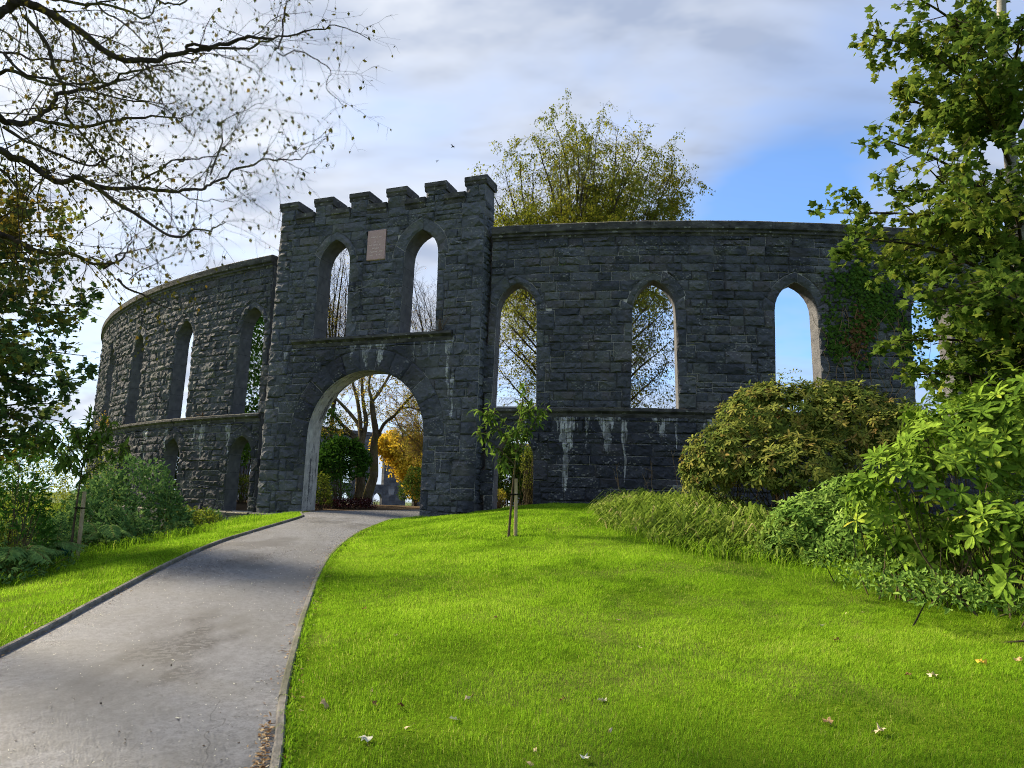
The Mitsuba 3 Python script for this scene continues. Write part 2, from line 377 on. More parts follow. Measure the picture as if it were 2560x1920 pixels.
leaf_mat('litter_yellow', [(0.55, 0.36, 0.05), (0.70, 0.48, 0.08)], 0.4, 0.5)
leaf_mat('litter_pale', [(0.40, 0.40, 0.30), (0.60, 0.60, 0.50)], 0.3, 0.5)
leaf_mat('litter_brown', [(0.07, 0.04, 0.025), (0.22, 0.12, 0.06)], 0.2, 0.6)


def bark_mat(name, c0, c1, moss=0.0, fr=9.0):
    def fn(p, n, uv):
        g = fbm(p.x * fr, p.y * fr, p.z * fr * 0.45, 3)
        c = mix(c0, c1, dr.clip(1.5 * g - 0.25, 0, 1))
        if moss:
            c = mix(c, mi.Color3f(0.10, 0.105, 0.02), moss * smoothstep(0.5, 0.68, fbm(p.x * 2.6, p.y * 2.6, p.z * 2.6, 3)))
        return c
    scene[name] = {'type': 'twosided', 'b': {'type': 'diffuse', 'reflectance': proc(fn)}}


bark_mat('bark_dark', (0.022, 0.018, 0.015), (0.075, 0.062, 0.05), 0.55)
bark_mat('bark_brown', (0.05, 0.038, 0.026), (0.15, 0.115, 0.08), 0.35)
bark_mat('bark_olive', (0.06, 0.052, 0.035), (0.17, 0.145, 0.095), 0.5, 6)
bark_mat('bark_grey', (0.10, 0.095, 0.085), (0.34, 0.33, 0.30), 0.15, 5)
bark_mat('twig_tan', (0.14, 0.095, 0.05), (0.27, 0.19, 0.10))
bark_mat('stake_wood', (0.26, 0.20, 0.12), (0.46, 0.37, 0.23), 0.1, 14)
scene['black_rubber'] = {'type': 'twosided', 'b': {'type': 'diffuse', 'reflectance': {'type': 'rgb', 'value': [0.012, 0.012, 0.013]}}}
scene['green_mesh'] = {'type': 'principledthin', 'base_color': {'type': 'rgb', 'value': [0.012, 0.07, 0.045]}, 'roughness': 0.5, 'diff_trans': 0.5}
scene['pale_sill'] = {'type': 'twosided', 'b': {'type': 'diffuse', 'reflectance': {'type': 'rgb', 'value': [0.52, 0.52, 0.48]}}}
scene['grit_mat'] = {'type': 'twosided', 'b': {'type': 'diffuse', 'reflectance': {'type': 'rgb', 'value': [0.05, 0.042, 0.034]}}}
scene['feather'] = {'type': 'twosided', 'b': {'type': 'diffuse', 'reflectance': {'type': 'rgb', 'value': [0.03, 0.033, 0.04]}}}
scene['skin'] = {'type': 'diffuse', 'reflectance': {'type': 'rgb', 'value': [0.42, 0.26, 0.19]}}
scene['white_cloth'] = {'type': 'diffuse', 'reflectance': {'type': 'rgb', 'value': [0.75, 0.75, 0.76]}}
scene['dark_cloth'] = {'type': 'diffuse', 'reflectance': {'type': 'rgb', 'value': [0.02, 0.02, 0.024]}}

# ------------------------------------------------------------------ the ground and the path
def axis(lo, hi, step, far):
    fine = np.arange(lo, hi + 1e-6, step)
    g, d = [], step * 2
    while sum(g) < far:
        g.append(d); d *= 1.35
    g = np.cumsum(g)
    return np.concatenate([lo - g[::-1], fine, hi + g])


gx, gy = axis(-24, 26, 0.3, 3000), axis(-8, 36, 0.3, 3000)
X, Y = np.meshgrid(gx, gy)
GV = np.stack([X, Y, hz(X, Y)], -1).reshape(-1, 3)
nx = len(gx)
ii, jj = np.meshgrid(np.arange(len(gy) - 1), np.arange(nx - 1), indexing='ij')
q0 = (ii * nx + jj).ravel()
put('ground', (GV, np.stack([q0, q0 + 1, q0 + nx + 1, q0 + nx], 1)), 'ground_mat', smooth=True)
tag('ground', 'grassy hilltop ground under the lawn and the shrubs', kind='structure')

ys = np.concatenate([np.arange(-12, 24, 0.25), np.arange(24, 55, 0.5)])
xl, xr = np.interp(ys, LK[:, 1], LK[:, 0]), np.interp(ys, RK[:, 1], RK[:, 0])
tt = np.linspace(0, 1, 9)
PX = xl[:, None] * (1 - tt) + xr[:, None] * tt
PY = np.repeat(ys[:, None], 9, 1)
PZ = (0.0515 * np.minimum(PY, 24) + 0.14 * ss(24, 33, PY) - 1.35 * ss(48, 86, PY)) + 0.03 * (1 - (2 * tt - 1) ** 2)
pv = np.stack([PX, PY, PZ], -1).reshape(-1, 3)
i2, j2 = np.meshgrid(np.arange(len(ys) - 1), np.arange(8), indexing='ij')
q0 = (i2 * 9 + j2).ravel()
put('path', (pv, np.stack([q0, q0 + 1, q0 + 10, q0 + 9], 1)), 'path_tarmac', smooth=True)
tag('path', 'worn grey tarmac path curving up to the arch', kind='structure')


def sweep(pts, prof, closed_ends=True):
    """A closed profile (right, up) swept along a level polyline."""
    pts = np.asarray(pts, float)
    t = nrm(np.gradient(pts, axis=0)); t[:, 2] = 0; t = nrm(t)
    right = np.stack([t[:, 1], -t[:, 0], 0 * t[:, 0]], -1)
    prof = np.asarray(prof, float)
    m = len(prof)
    v = pts[:, None] + right[:, None] * prof[None, :, :1] + np.array([0, 0, 1.0]) * prof[None, :, 1:2]
    i, j = np.meshgrid(np.arange(len(pts) - 1), np.arange(m), indexing='ij')
    q = np.stack([i * m + j, i * m + (j + 1) % m, (i + 1) * m + (j + 1) % m, (i + 1) * m + j], -1).reshape(-1, 4)
    f = np.vstack([q[:, [0, 1, 2]], q[:, [0, 2, 3]]])
    cap = np.array([[0, k, k + 1] for k in range(1, m - 1)])
    f = np.vstack([f, cap[:, ::-1], cap + (len(pts) - 1) * m])
    return v.reshape(-1, 3), f


rng = np.random.default_rng(11)
KPROF = [(-0.027, -0.12), (0.027, -0.12), (0.028, 0.036), (0.018, 0.05), (-0.018, 0.05), (-0.028, 0.036)]
for side, K, y1, lift, lab in ((-1, LK, 22.6, 0.02, 'concrete kerb strip along the left edge of the path'), (1, RK, 20.6, -0.01, 'low concrete kerb strip along the right edge of the path beside the lawn')):
    kk = key('kerb')
    tag(kk, lab, kind='structure')
    y0 = -3.0
    while y0 < y1:
        L = rng.uniform(0.86, 0.94)
        yy = np.linspace(y0 + 0.002, min(y0 + L, y1) - 0.002, 7)
        base = np.stack([np.interp(yy, K[:, 1], K[:, 0]) + side * 0.02 + rng.normal(0, .0012), yy, 0.0515 * yy - .004 + lift * .3 + rng.normal(0, 0.0015)], -1)
        put(key(f'{kk}__edging_strip'), sweep(base, KPROF), 'kerb_concrete', smooth=30)
        y0 += L

# ------------------------------------------------------------------ masonry
def lancet(cx, w, z0, zs, za, n=7, taper=0.0):
    """Pointed opening: half widths w at the sill and w - taper at the springing."""
    b = w - taper
    h = za - zs
    r = (b * b + h * h) / (2 * b)
    a1 = math.asin(min(1, h / r))
    a = np.linspace(0, a1, n)
    right = [(cx + b - r + r * math.cos(t), zs + r * math.sin(t)) for t in a]
    left = [(2 * cx - x, z) for x, z in right[::-1][1:]]
    return Polygon([(cx - w, z0), (cx + w, z0)] + right + left)


def round_arch(cx, w, z0, zs, n=25):
    a = np.linspace(0, math.pi, n)
    return Polygon([(cx - w, z0), (cx + w, z0)] + [(cx + w * math.cos(t), zs + w * math.sin(t)) for t in a])


def polys(g):
    if g.is_empty:
        return []
    return [p for p in getattr(g, 'geoms', [g]) if isinstance(p, Polygon) and p.area > 1e-4]


def courses(u0, u1, z0, z1, rng, lo=0.22, hi=0.37, l0=0.38, l1=1.0):
    out, z = [], z0
    while z < z1 - 0.05:
        h = rng.uniform(lo, hi)
        if z1 - z - h < 0.14:
            h = z1 - z
        u = u0 - rng.uniform(0, 0.5)
        while u < u1:
            L = rng.uniform(l0, l1) * (0.75 + h)
            a, b = max(u, u0), min(u + L, u1)
            if b - a > 0.03:
                if h > 0.29 and L > 0.5 and rng.random() < 0.22:      # a stone split into two thin ones
                    s = z + h * rng.uniform(0.4, 0.6)
                    out += [box(a, z, b, s), box(a, s, b, z + h)]
                else:
                    out.append(box(a, z, b, z + h))
            u += L
        z += h
    return out


def head_ring(op, zs, cx, t, angles, zc, uneven=True):
    """Arch stones round the head of an opening, cut by rays from (cx, zc)."""
    out = []
    for a0, a1 in zip(angles[:-1], angles[1:]):
        ring = op.buffer(t * (rng.uniform(0.65, 1.45) if uneven else 1), join_style=2).difference(op).intersection(box(cx - 9, zs, cx + 9, zs + 9))
        s = np.radians([a0, (a0 + a1) / 2, a1])
        w = Polygon([(cx, zc)] + [(cx + 9 * math.cos(x), zc + 9 * math.sin(x)) for x in s])
        out += polys(ring.intersection(w))
    return out


def quoins(op_c, w, z0, zs, rng, taper=0.0):
    """Dressed stones up both jambs."""
    out = []
    for s in (-1, 1):
        z = z0
        while z < zs - 0.02:
            h = rng.uniform(0.33, 0.62)
            if zs - z - h < 0.2:
                h = zs - z
            L = rng.choice([0.2, 0.26, 0.42, 0.52])
            e = w + 0.001
            f0, f1 = (z - z0) / (zs - z0), (z + h - z0) / (zs - z0)
            pts = [(op_c + s * (e - taper * f0), z), (op_c + s * (e + L), z), (op_c + s * (e + L), z + h), (op_c + s * (e - taper * f1), z + h)]
            out.append(Polygon(pts if s > 0 else pts[::-1]))
            z += h
    return out


def stone_mesh(poly, to3d, rng, proud=0.040, joint=0.007, step=0.12, dress=False):
    p = poly.buffer(-joint, join_style=2)
    ps = polys(p)
    if not ps:
        return None
    p = max(ps, key=lambda g: g.area)
    if p.area < 0.006:
        return None
    p = p.simplify(0.004)
    ring = np.array(p.exterior.coords)[:-1]
    if not p.exterior.is_ccw:
        ring = ring[::-1]
    o = []
    for a, b in zip(ring, np.roll(ring, -1, 0)):
        k = max(1, int(round(np.linalg.norm(b - a) / 0.22)))
        o += [a + (b - a) * i / k for i in range(k)]
    o = np.array(o)
    inner = []
    q = p.buffer(-0.028)
    if not q.is_empty and not dress:
        x0, y0, x1, y1 = q.bounds
        nx, ny = max(1, int(round((x1 - x0) / step)) + 1), max(1, int(round((y1 - y0) / (step * 0.8))) + 1)
        gx, gy = np.meshgrid(np.linspace(x0, x1, nx), np.linspace(y0, y1, ny))
        g = np.stack([gx.ravel(), gy.ravel()], 1) + rng.uniform(-0.3, 0.3, (gx.size, 2)) * [min(step, (x1 - x0) / nx), min(step * .8, (y1 - y0) / ny)] * [1, 1]
        g = g[shapely.contains_xy(p.buffer(-0.02), g[:, 0], g[:, 1])]
        inner = g
    allp = np.vstack([o, inner]) if len(inner) else o
    try:
        tri = Delaunay(allp).simplices
    except Exception:
        return None
    cen = allp[tri].mean(1)
    tri = tri[shapely.contains_xy(p.buffer(0.001), cen[:, 0], cen[:, 1])]
    ab, ac = allp[tri[:, 1]] - allp[tri[:, 0]], allp[tri[:, 2]] - allp[tri[:, 0]]
    cr = ab[:, 0] * ac[:, 1] - ab[:, 1] * ac[:, 0]
    tri = tri[np.abs(cr) > 1e-6]; cr = cr[np.abs(cr) > 1e-6]
    tri[cr < 0] = tri[cr < 0][:, ::-1]
    n = len(o)
    c = allp.mean(0)
    slope = rng.normal(0, 0.07, 2)
    dep = np.zeros(len(allp))
    dep[:n] = rng.uniform(0.0, 0.008, n)
    if len(inner):
        dep[n:] = proud * rng.uniform(0.35, 1.6) * 0.5 + proud * rng.uniform(0.0, 1.3, len(inner)) + (allp[n:] - c) @ slope
        dep[n:] = np.clip(dep[n:], 0.004, 0.10)
    elif dress:
        dep += 0.012
    v = np.vstack([to3d(allp[:, 0], allp[:, 1], dep), to3d(o[:, 0], o[:, 1], np.full(n, -0.03))])
    k = np.arange(n); k1 = (k + 1) % n; m = len(allp)
    side = np.vstack([np.stack([k, m + k, m + k1], 1), np.stack([k, m + k1, k1], 1)])
    tone = float(np.clip(rng.normal(0.48, 0.25), 0, 1))
    return v, np.vstack([tri, side]), np.tile([[tone, float(dress)]], (len(v), 1))


def seen(v):
    """How large a piece shows in the photograph's frame, in pixels squared (0: outside it)."""
    q = px(v)
    if (q[:, 2] < 0.5).any():
        return 0
    lo, hi = q[:, :2].min(0), q[:, :2].max(0)
    if hi[0] < 0 or lo[0] > W or hi[1] < 0 or lo[1] > H:
        return 0
    return float(np.prod(hi - lo))


def lay(thing, name, items, mat, stuff, most=300):
    """The largest pieces as parts of the thing, the rest as one part."""
    order = sorted(range(len(items)), key=lambda i: -seen(items[i][0]))
    for i in order[:most]:
        v, f, u = items[i]
        put(key(f'{thing}__{name}'), (v, f), mat, uv=u)
    rest = order[most:]
    if rest:
        v, f, u = joined([items[i] for i in rest])
        k = put(f'{thing}__{stuff}', (v, f), mat, uv=u)
        tag(k, kind='stuff')


def solid(poly, to3d, thick, strip=0.5):
    """Front face, and the body (reveals, ends, top and back), of a wall with openings cut from poly."""
    x0, _, x1, _ = poly.bounds
    cuts = np.linspace(x0, x1, max(2, int((x1 - x0) / strip)) + 1)
    fv, ff, o = [], [], 0
    for a, b in zip(cuts[:-1], cuts[1:]):
        for p in polys(poly.intersection(box(a, -99, b, 99))):
            v, f = trimesh.creation.triangulate_polygon(p, engine='earcut')
            v, f = np.asarray(v), np.asarray(f)
            e1, e2 = v[f[:, 1]] - v[f[:, 0]], v[f[:, 2]] - v[f[:, 0]]
            bad = (e1[:, 0] * e2[:, 1] - e1[:, 1] * e2[:, 0]) < 0
            f[bad] = f[bad][:, ::-1]
            fv.append(v); ff.append(f + o); o += len(v)
    v2, f2 = np.vstack(fv), np.vstack(ff)
    front = to3d(v2[:, 0], v2[:, 1], np.full(len(v2), -0.006))
    bv, bf = [to3d(v2[:, 0], v2[:, 1], np.full(len(v2), -thick))], [f2[:, ::-1]]
    o = len(v2)
    for p in polys(poly):
        for r in [p.exterior, *p.interiors]:
            c = np.array(r.coords)
            if r is p.exterior and not r.is_ccw or r is not p.exterior and r.is_ccw:
                c = c[::-1]
            d = []
            for a, b in zip(c[:-1], c[1:]):
                k = max(1, int(np.linalg.norm(b - a) / strip))
                d += [a + (b - a) * i / k for i in range(k)]
            d = np.array(d); m = len(d)
            bv += [to3d(d[:, 0], d[:, 1], np.full(m, -0.006)), to3d(d[:, 0], d[:, 1], np.full(m, -thick))]
            k = np.arange(m); k1 = (k + 1) % m
            bf += [np.stack([o + k, o + m + k, o + m + k1], 1), np.stack([o + k, o + m + k1, o + k1], 1)]
            o += 2 * m
    return (front, f2), (np.vstack(bv), np.vstack(bf))


def moulding(u0, u1, prof, to3d, n):
    """A profile of (depth, height) pairs extruded along the wall, with end caps."""
    u = np.linspace(u0, u1, n + 1)
    prof = np.asarray(prof, float); m = len(prof)
    v = np.stack([to3d(np.full(m, x), prof[:, 1], prof[:, 0]) for x in u])
    i, j = np.meshgrid(np.arange(n), np.arange(m), indexing='ij')
    q = np.stack([i * m + j, (i + 1) * m + j, (i + 1) * m + (j + 1) % m, i * m + (j + 1) % m], -1).reshape(-1, 4)
    cap = np.array([[0, k, k + 1] for k in range(1, m - 1)])
    f = np.vstack([q[:, [0, 1, 2]], q[:, [0, 2, 3]], cap, cap[:, ::-1] + n * m])
    return v.reshape(-1, 3), f


def run_of(thing, name, u0, u1, prof, to3d, mat, L, rng, seg=0.3):
    n = max(1, int(round((u1 - u0) / L)))
    e = np.linspace(u0, u1, n + 1)
    e[1:-1] += rng.uniform(-0.12, 0.12, n - 1) * L
    for a, b in zip(e[:-1], e[1:]):
        dz = rng.normal(0, 0.004); dd = rng.normal(0, 0.005)
        pr = [(d + (dd if d > 0 else 0), z + dz) for d, z in prof]
        v, f = moulding(a + 0.003, b - 0.003, pr, to3d, max(1, int(round((b - a) / seg))))
        put(key(f'{thing}__{name}'), (v, f), mat, uv=np.tile([[rng.uniform(), 0.0]], (len(v), 1)))


# profiles (depth out of the wall face, height), anticlockwise seen from the left end
def prof_coping(zt):
    return [(-WT - 0.10, zt - 0.34), (-WT, zt - 0.42), (0.03, zt - 0.46), (0.05, zt - 0.40), (0.10, zt - 0.37), (0.10, zt - 0.30), (0.17, zt - 0.26), (0.19, zt - 0.05), (0.12, zt), (-WT - 0.10, zt + 0.02)]


def prof_string(zt, out=0.15, back=-0.03):
    return [(back, zt - 0.30), (0.02, zt - 0.30), (0.05, zt - 0.22), (0.05, zt - 0.18), (0.10, zt - 0.15), (out, zt - 0.11), (out, zt - 0.03), (0.06, zt), (back, zt)]


rng = np.random.default_rng(5)
GATE_U = (-17.72, -9.0)     # the gate stands between these
U_L0 = TL * R


def curved_wall(label, u0, u1, centres, low_centres, base, plinth):
    t = key('curved_wall')
    tag(t, label, 'wall')
    body = box(u0, base, u1, Z_TOP - 0.40)
    stones, heads, jambs = [], [], []
    ops, taken = [], []
    for c in centres:
        op = lancet(c, 0.70, Z_SILL, Z_SPR, Z_APEX, taper=0.055)
        ops.append(op)
        heads += head_ring(op, Z_SPR - 0.02, c, 0.27, [-6, 32 + rng.uniform(-8, 8), 90 + rng.uniform(-14, 14), 148 + rng.uniform(-8, 8), 186], Z_SPR - 0.25)
        jambs += quoins(c, 0.70, Z_SILL, Z_SPR - 0.02, rng, 0.055)
    for c in low_centres:
        op = lancet(c, 0.625, base + 0.02 if plinth is None else plinth + 0.02, EYE + 1.38, EYE + 2.18, taper=0.02)
        ops.append(op)
        heads += head_ring(op, EYE + 1.36, c, 0.30, [-6, 40, 90, 140, 186], EYE + 1.1)
        jambs += quoins(c, 0.625, op.bounds[1], EYE + 1.36, rng, 0.02)
    allop = shapely.union_all(ops)
    (front, ff), (bv, bf) = solid(body.difference(allop), wall_p, WT)
    put(f'{t}__mortar', (front, ff), 'mortar')
    put(f'{t}__core', (bv, bf), 'stone_reveal')
    heads = [h.intersection(body) for h in heads]
    used_area = shapely.union_all(heads)
    jambs = [j.difference(used_area) for j in jambs]
    # jambs of neighbouring openings never meet
    used_area = shapely.union_all([used_area, *jambs, allop])
    band = box(u0, Z_SILL - 0.27, u1, Z_SILL - 0.02)
    used_area = shapely.union_all([used_area, band], grid_size=1e-4).buffer(0)
    z_split = Z_SILL - 0.15
    rects = courses(u0, u1, base if plinth is None else plinth, z_split, rng, 0.24, 0.42, 0.45, 1.1) + courses(u0, u1, z_split, Z_TOP - 0.44, rng)
    shapely.prepare(used_area)
    items, arch = [], []
    for r in rects:
        for p in polys(r.difference(used_area).difference(allop) if used_area.intersects(r) else r):
            if p.area > 0.012:
                m = stone_mesh(p, wall_p, rng)
                if m:
                    items.append(m)
    for g in heads:
        for p in polys(g):
            m = stone_mesh(p, wall_p, rng, proud=0.042, joint=0.007)
            if m:
                arch.append(m)
    for g in jambs:
        for p in polys(g.difference(band)):
            m = stone_mesh(p, wall_p, rng, proud=0.042, joint=0.007)
            if m:
                items.append(m)
    lay(t, 'stone', items, 'stone_wall', 'stonework')
    lay(t, 'arch_stone', arch, 'stone_wall', 'arch_stonework')
    run_of(t, 'string_stone', u0, u1, prof_string(Z_SILL - 0.005), wall_p, 'stone_coping', 1.3, rng)
    run_of(t, 'coping_stone', u0, u1, prof_coping(Z_TOP), wall_p, 'stone_coping', 1.25, rng)
    if plinth is not None:
        run_of(t, 'plinth_stone', u0, u1, [(-0.03, base), (0.24, base), (0.24, plinth - 0.04), (0.20, plinth), (-0.03, plinth + 0.004)], wall_p, 'stone_coping', 1.2, rng)
    return t


wl = curved_wall('dark rock-faced granite ring wall left of the gate, raking sunlight on it, shrubs at its foot', -46.0, GATE_U[0], [U_L0 - SP * k for k in range(6)], [U_L0 - 0.05 - SP * k for k in range(6)], EYE - 3.6, EYE - 0.50)
U_R0 = TR * R
wr = curved_wall('dark rock-faced granite ring wall right of the gate, in shade behind the sapling, white lime runs under its ledge', GATE_U[1], 26.0, [U_R0 + SP * k for k in range(8)], [U_R0 + 0.05], EYE - 0.55, None)
# pale inner sills seen in the openings
for t, c in ((wl, U_L0), (wr, U_R0)):
    v, f = moulding(c - 0.66, c + 0.66, [(-WT - 0.08, Z_SILL - 0.1), (-WT + 0.12, Z_SILL - 0.1), (-WT + 0.12, Z_SILL + 0.10), (-WT - 0.08, Z_SILL + 0.10)], wall_p, 3)
    put(f'{t}__inner_sill', (v, f), 'pale_sill')

# far side of the ring, a metre lower
FZ = -1.05
t = key('curved_wall')
tag(t, 'far side of the granite ring wall seen through the arch, yellow maple leaves hanging over it', 'wall')
w0 = at(972, 1200, 90)
thw = math.atan2(w0[0] - CX, CY - w0[1]) * R
if thw < 0:
    thw += 2 * math.pi * R
fu0, fu1 = thw - 45, thw + 30
ops = []
for k in range(-10, 8):
    ops += [lancet(thw + SP * k, 0.66, Z_SILL + FZ, Z_SPR + FZ, Z_APEX + FZ), lancet(thw + SP * k, 0.58, FZ + EYE - 0.9, EYE + 1.3 + FZ, EYE + 2.0 + FZ)]
(front, ff), (bv, bf) = solid(box(fu0, FZ + EYE - 1.5, fu1, Z_TOP + FZ - 0.3).difference(shapely.union_all(ops)), wall_p, WT, 1.0)
put(f'{t}__outer_face', (front, ff), 'stone_far')
put(f'{t}__inner_face', (bv, bf), 'stone_far')
v, f = moulding(fu0, fu1, [(a, z + FZ) for a, z in prof_coping(Z_TOP)], wall_p, 60)
put(f'{t}__coping', (v, f), 'stone_far')

# ------------------------------------------------------------------ the gate
t = gt = key('gate_tower')
tag(t, 'battlemented grey granite gate with a round arch and two tall lancet openings over it', 'gate')
GB = EYE - 0.75
CRZ, MTZ = EYE + 10.06, EYE + 10.55
MP, MW = 1.46475, 0.703
outline = box(-4.0, GB, 4.0, CRZ - 0.33)
for k in range(6):
    c = (k - 2.5) * MP
    outline = outline.union(box(max(c - MW / 2, -4.0), CRZ - 0.4, min(c + MW / 2, 4.0), MTZ - 0.28))
big = round_arch(0.0, 2.18, GB - 1, EYE + 2.07)
gl, gr_ = lancet(-1.60, 0.655, EYE + 5.38, EYE + 8.04, EYE + 8.94, taper=0.03), lancet(1.765, 0.655, EYE + 5.38, EYE + 8.04, EYE + 8.94, taper=0.03)
(front, ff), (bv, bf) = solid(outline.difference(shapely.union_all([big, gl, gr_])), gate_p, GT)
put(f'{t}__mortar', (front, ff), 'mortar')
put(f'{t}__core', (bv, bf), 'stone_reveal')
vous = head_ring(big, EYE + 2.05, 0, 0.72, list(np.linspace(-1, 181, 14)), EYE + 2.07, False)
heads, jambs = [], []
for c, op in ((-1.60, gl), (1.765, gr_)):
    heads += head_ring(op, EYE + 8.02, c, 0.31, [-6, 34 + rng.uniform(-8, 8), 90 + rng.uniform(-12, 12), 146 + rng.uniform(-8, 8), 186], EYE + 7.78)
    jambs += quoins(c, 0.655, EYE + 5.38, EYE + 8.02, rng, 0.03)
jambs += quoins(0.0, 2.18, EYE - 0.75, EYE + 2.05, rng)
plq = box(-0.30, EYE + 8.02, 0.42, EYE + 9.10)
pool = shapely.union_all([*vous, *heads])
jambs = [j.difference(pool) for j in jambs]
strband = box(-3.05, EYE + 5.12, 3.05, EYE + 5.40)
pool = shapely.union_all([pool, *jambs, big, gl, gr_, plq, strband])
corner = []
for s in (-1, 1):
    z = GB
    while z < CRZ - 0.4:
        h = rng.uniform(0.34, 0.5); L = rng.choice([0.35, 0.55, 0.8])
        corner.append(box(*(sorted([s * 4.0, s * (4.0 - L)])[0], z, sorted([s * 4.0, s * (4.0 - L)])[1], min(z + h, CRZ - 0.36))))
        z += h
corner = [c.difference(pool) for c in corner]
pool2 = shapely.union_all([pool, *corner], grid_size=1e-4).buffer(0)
open_ = shapely.union_all([big, gl, gr_], grid_size=1e-4)
shapely.prepare(pool2)
rects = courses(-4.0, 4.0, GB, EYE + 5.26, rng, 0.26, 0.44, 0.5, 1.1) + courses(-4.0, 4.0, EYE + 5.26, MTZ - 0.28, rng, 0.24, 0.38)
items, arch = [], []
for r in [q.difference(pool2) for q in rects] + corner:
    for p in polys(r.intersection(outline).difference(open_)):
        if p.area > 0.012:
            m = stone_mesh(p, gate_p, rng)
            if m:
                items.append(m)
for g in jambs:
    for p in polys(g.intersection(outline).difference(strband)):
        m = stone_mesh(p, gate_p, rng, proud=0.042, joint=0.006)
        if m:
            items.append(m)
for g in vous + heads:
    for p in polys(g):
        m = stone_mesh(p, gate_p, rng, proud=0.038, joint=0.007)
        if m:
            arch.append(m)
# the two returns of the tower
for s in (-1, 1):
    def ret(u, z, dep, s=s):
        return gate_p(s * (4.0 + np.asarray(dep)), z, -np.asarray(u) if s > 0 else -(GT - np.asarray(u)))
    for r in courses(0, GT, GB, CRZ - 0.36, rng, 0.3, 0.48, 0.4, 0.8):
        m = stone_mesh(r, ret, rng)
        if m:
            items.append(m)
lay(t, 'stone', items, 'stone_gate', 'stonework')
lay(t, 'arch_stone', arch, 'stone_gate', 'arch_stonework')
run_of(t, 'string_stone', -3.03, 3.05, prof_string(EYE + 5.42, 0.17), gate_p, 'stone_coping', 1.5, rng, 2.0)
for k in range(6):
    c = (k - 2.5) * MP
    zc = MTZ
    pr = [(-GT - 0.07, zc - 0.26), (-GT - 0.03, zc - 0.30), (0.03, zc - 0.30), (0.045, zc - 0.25), (0.045, zc - 0.20), (0.085, zc - 0.16), (0.085, zc - 0.02), (0.05, zc), (-GT - 0.07, zc)]
    v, f = moulding(c - MW / 2 - 0.045, c + MW / 2 + 0.045, pr, gate_p, 1)
    put(key(f'{t}__merlon_cap'), (v, f), 'stone_coping', uv=np.tile([[rng.uniform(), 0.0]], (len(v), 1)))
    if k < 5:
        zc = CRZ
        pr = [(-GT - 0.05, zc - 0.36), (0.02, zc - 0.36), (0.05, zc - 0.28), (0.05, zc - 0.23), (0.11, zc - 0.19), (0.11, zc - 0.02), (0.07, zc), (-GT - 0.05, zc)]
        v, f = moulding(c + MW / 2 + 0.004, c + MP - MW / 2 - 0.004, pr, gate_p, 1)
        put(key(f'{t}__crenel_slab'), (v, f), 'stone_coping', uv=np.tile([[rng.uniform(), 0.0]], (len(v), 1)))
# plaque with its worn lettering
v, f = moulding(-0.29, 0.41, [(-0.03, EYE + 8.03), (0.035, EYE + 8.03), (0.05, EYE + 8.05), (0.05, EYE + 9.07), (0.035, EYE + 9.09), (-0.03, EYE + 9.09)], gate_p, 1)
put(f'{t}__plaque', (v, f), 'pink_granite')
tag(f'{t}__plaque', 'pink granite tablet with faint carved lettering')
dash = []
for row, (zz, spans) in enumerate([(8.84, [(-.14, .02), (.06, .10), (.17, .24)]), (8.66, [(-.02, .02), (.1, .13)]), (8.56, [(-.2, -.12), (-.06, .10), (.18, .22)]), (8.44, [(-.08, .0), (.03, .15)]), (8.32, [(-.18, -.04), (.0, .1), (.2, .3)]), (8.20, [(-.16, -.06), (.08, .13), (.17, .23)])]):
    for a, b in spans:
        x = a
        while x < b:
            w_ = rng.uniform(0.012, 0.022)
            v, f = moulding(x, x + w_, [(0.045, EYE + zz - 0.02), (0.053, EYE + zz - 0.02), (0.053, EYE + zz + 0.02), (0.045, EYE + zz + 0.02)], gate_p, 1)
            dash.append((v, f, np.zeros((len(v), 2)))); x += w_ + 0.012
v, f, _ = joined(dash)
tag(put(f'{t}__plaque__lettering', (v, f), 'carving'), kind='stuff')
for c in (-1.60, 1.765):
    v, f = moulding(c - 0.60, c + 0.60, [(-GT + 0.02, EYE + 5.3), (-GT + 0.2, EYE + 5.3), (-GT + 0.2, EYE + 5.46), (-GT + 0.02, EYE + 5.46)], gate_p, 1)
    put(key(f'{t}__inner_sill'), (v, f), 'pale_sill')
v, f = moulding(-4.12, -2.2, [(-0.3, EYE - 1.2), (0.22, EYE - 1.2), (0.22, EYE - 0.54), (0.18, EYE - 0.50), (-0.3, EYE - 0.495)], gate_p, 2)
put(f'{t}__plinth', (v, f), 'stone_coping')
#PLANTS
# ------------------------------------------------------------------ plant tools
def tubes(lines):
    """One mesh of many tapered tubes: (points, radii, sides)."""
    V, Fc, o = [], [], 0
    for pts, rad, sides in lines:
        pts = np.asarray(pts, float)
        t = nrm(np.gradient(pts, axis=0))
        ref = np.array([0.31, 0.17, 0.93]) if abs(t[0, 2]) < 0.85 else np.array([0.95, 0.25, 0.1])
        a = nrm(np.cross(t, ref)); b = np.cross(t, a)
        an = np.arange(sides) * 2 * np.pi / sides
        r = np.broadcast_to(rad, (len(pts),))[:, None, None]
        v = pts[:, None] + r * (np.cos(an)[None, :, None] * a[:, None] + np.sin(an)[None, :, None] * b[:, None])
        i, j = np.meshgrid(np.arange(len(pts) - 1), np.arange(sides), indexing='ij')
        q = np.stack([i * sides + j, i * sides + (j + 1) % sides, (i + 1) * sides + (j + 1) % sides, (i + 1) * sides + j], -1).reshape(-1, 4) + o
        V.append(v.reshape(-1, 3)); Fc.append(np.vstack([q[:, [0, 3, 2]], q[:, [0, 2, 1]]])); o += v.shape[0] * sides
    return np.vstack(V), np.vstack(Fc)


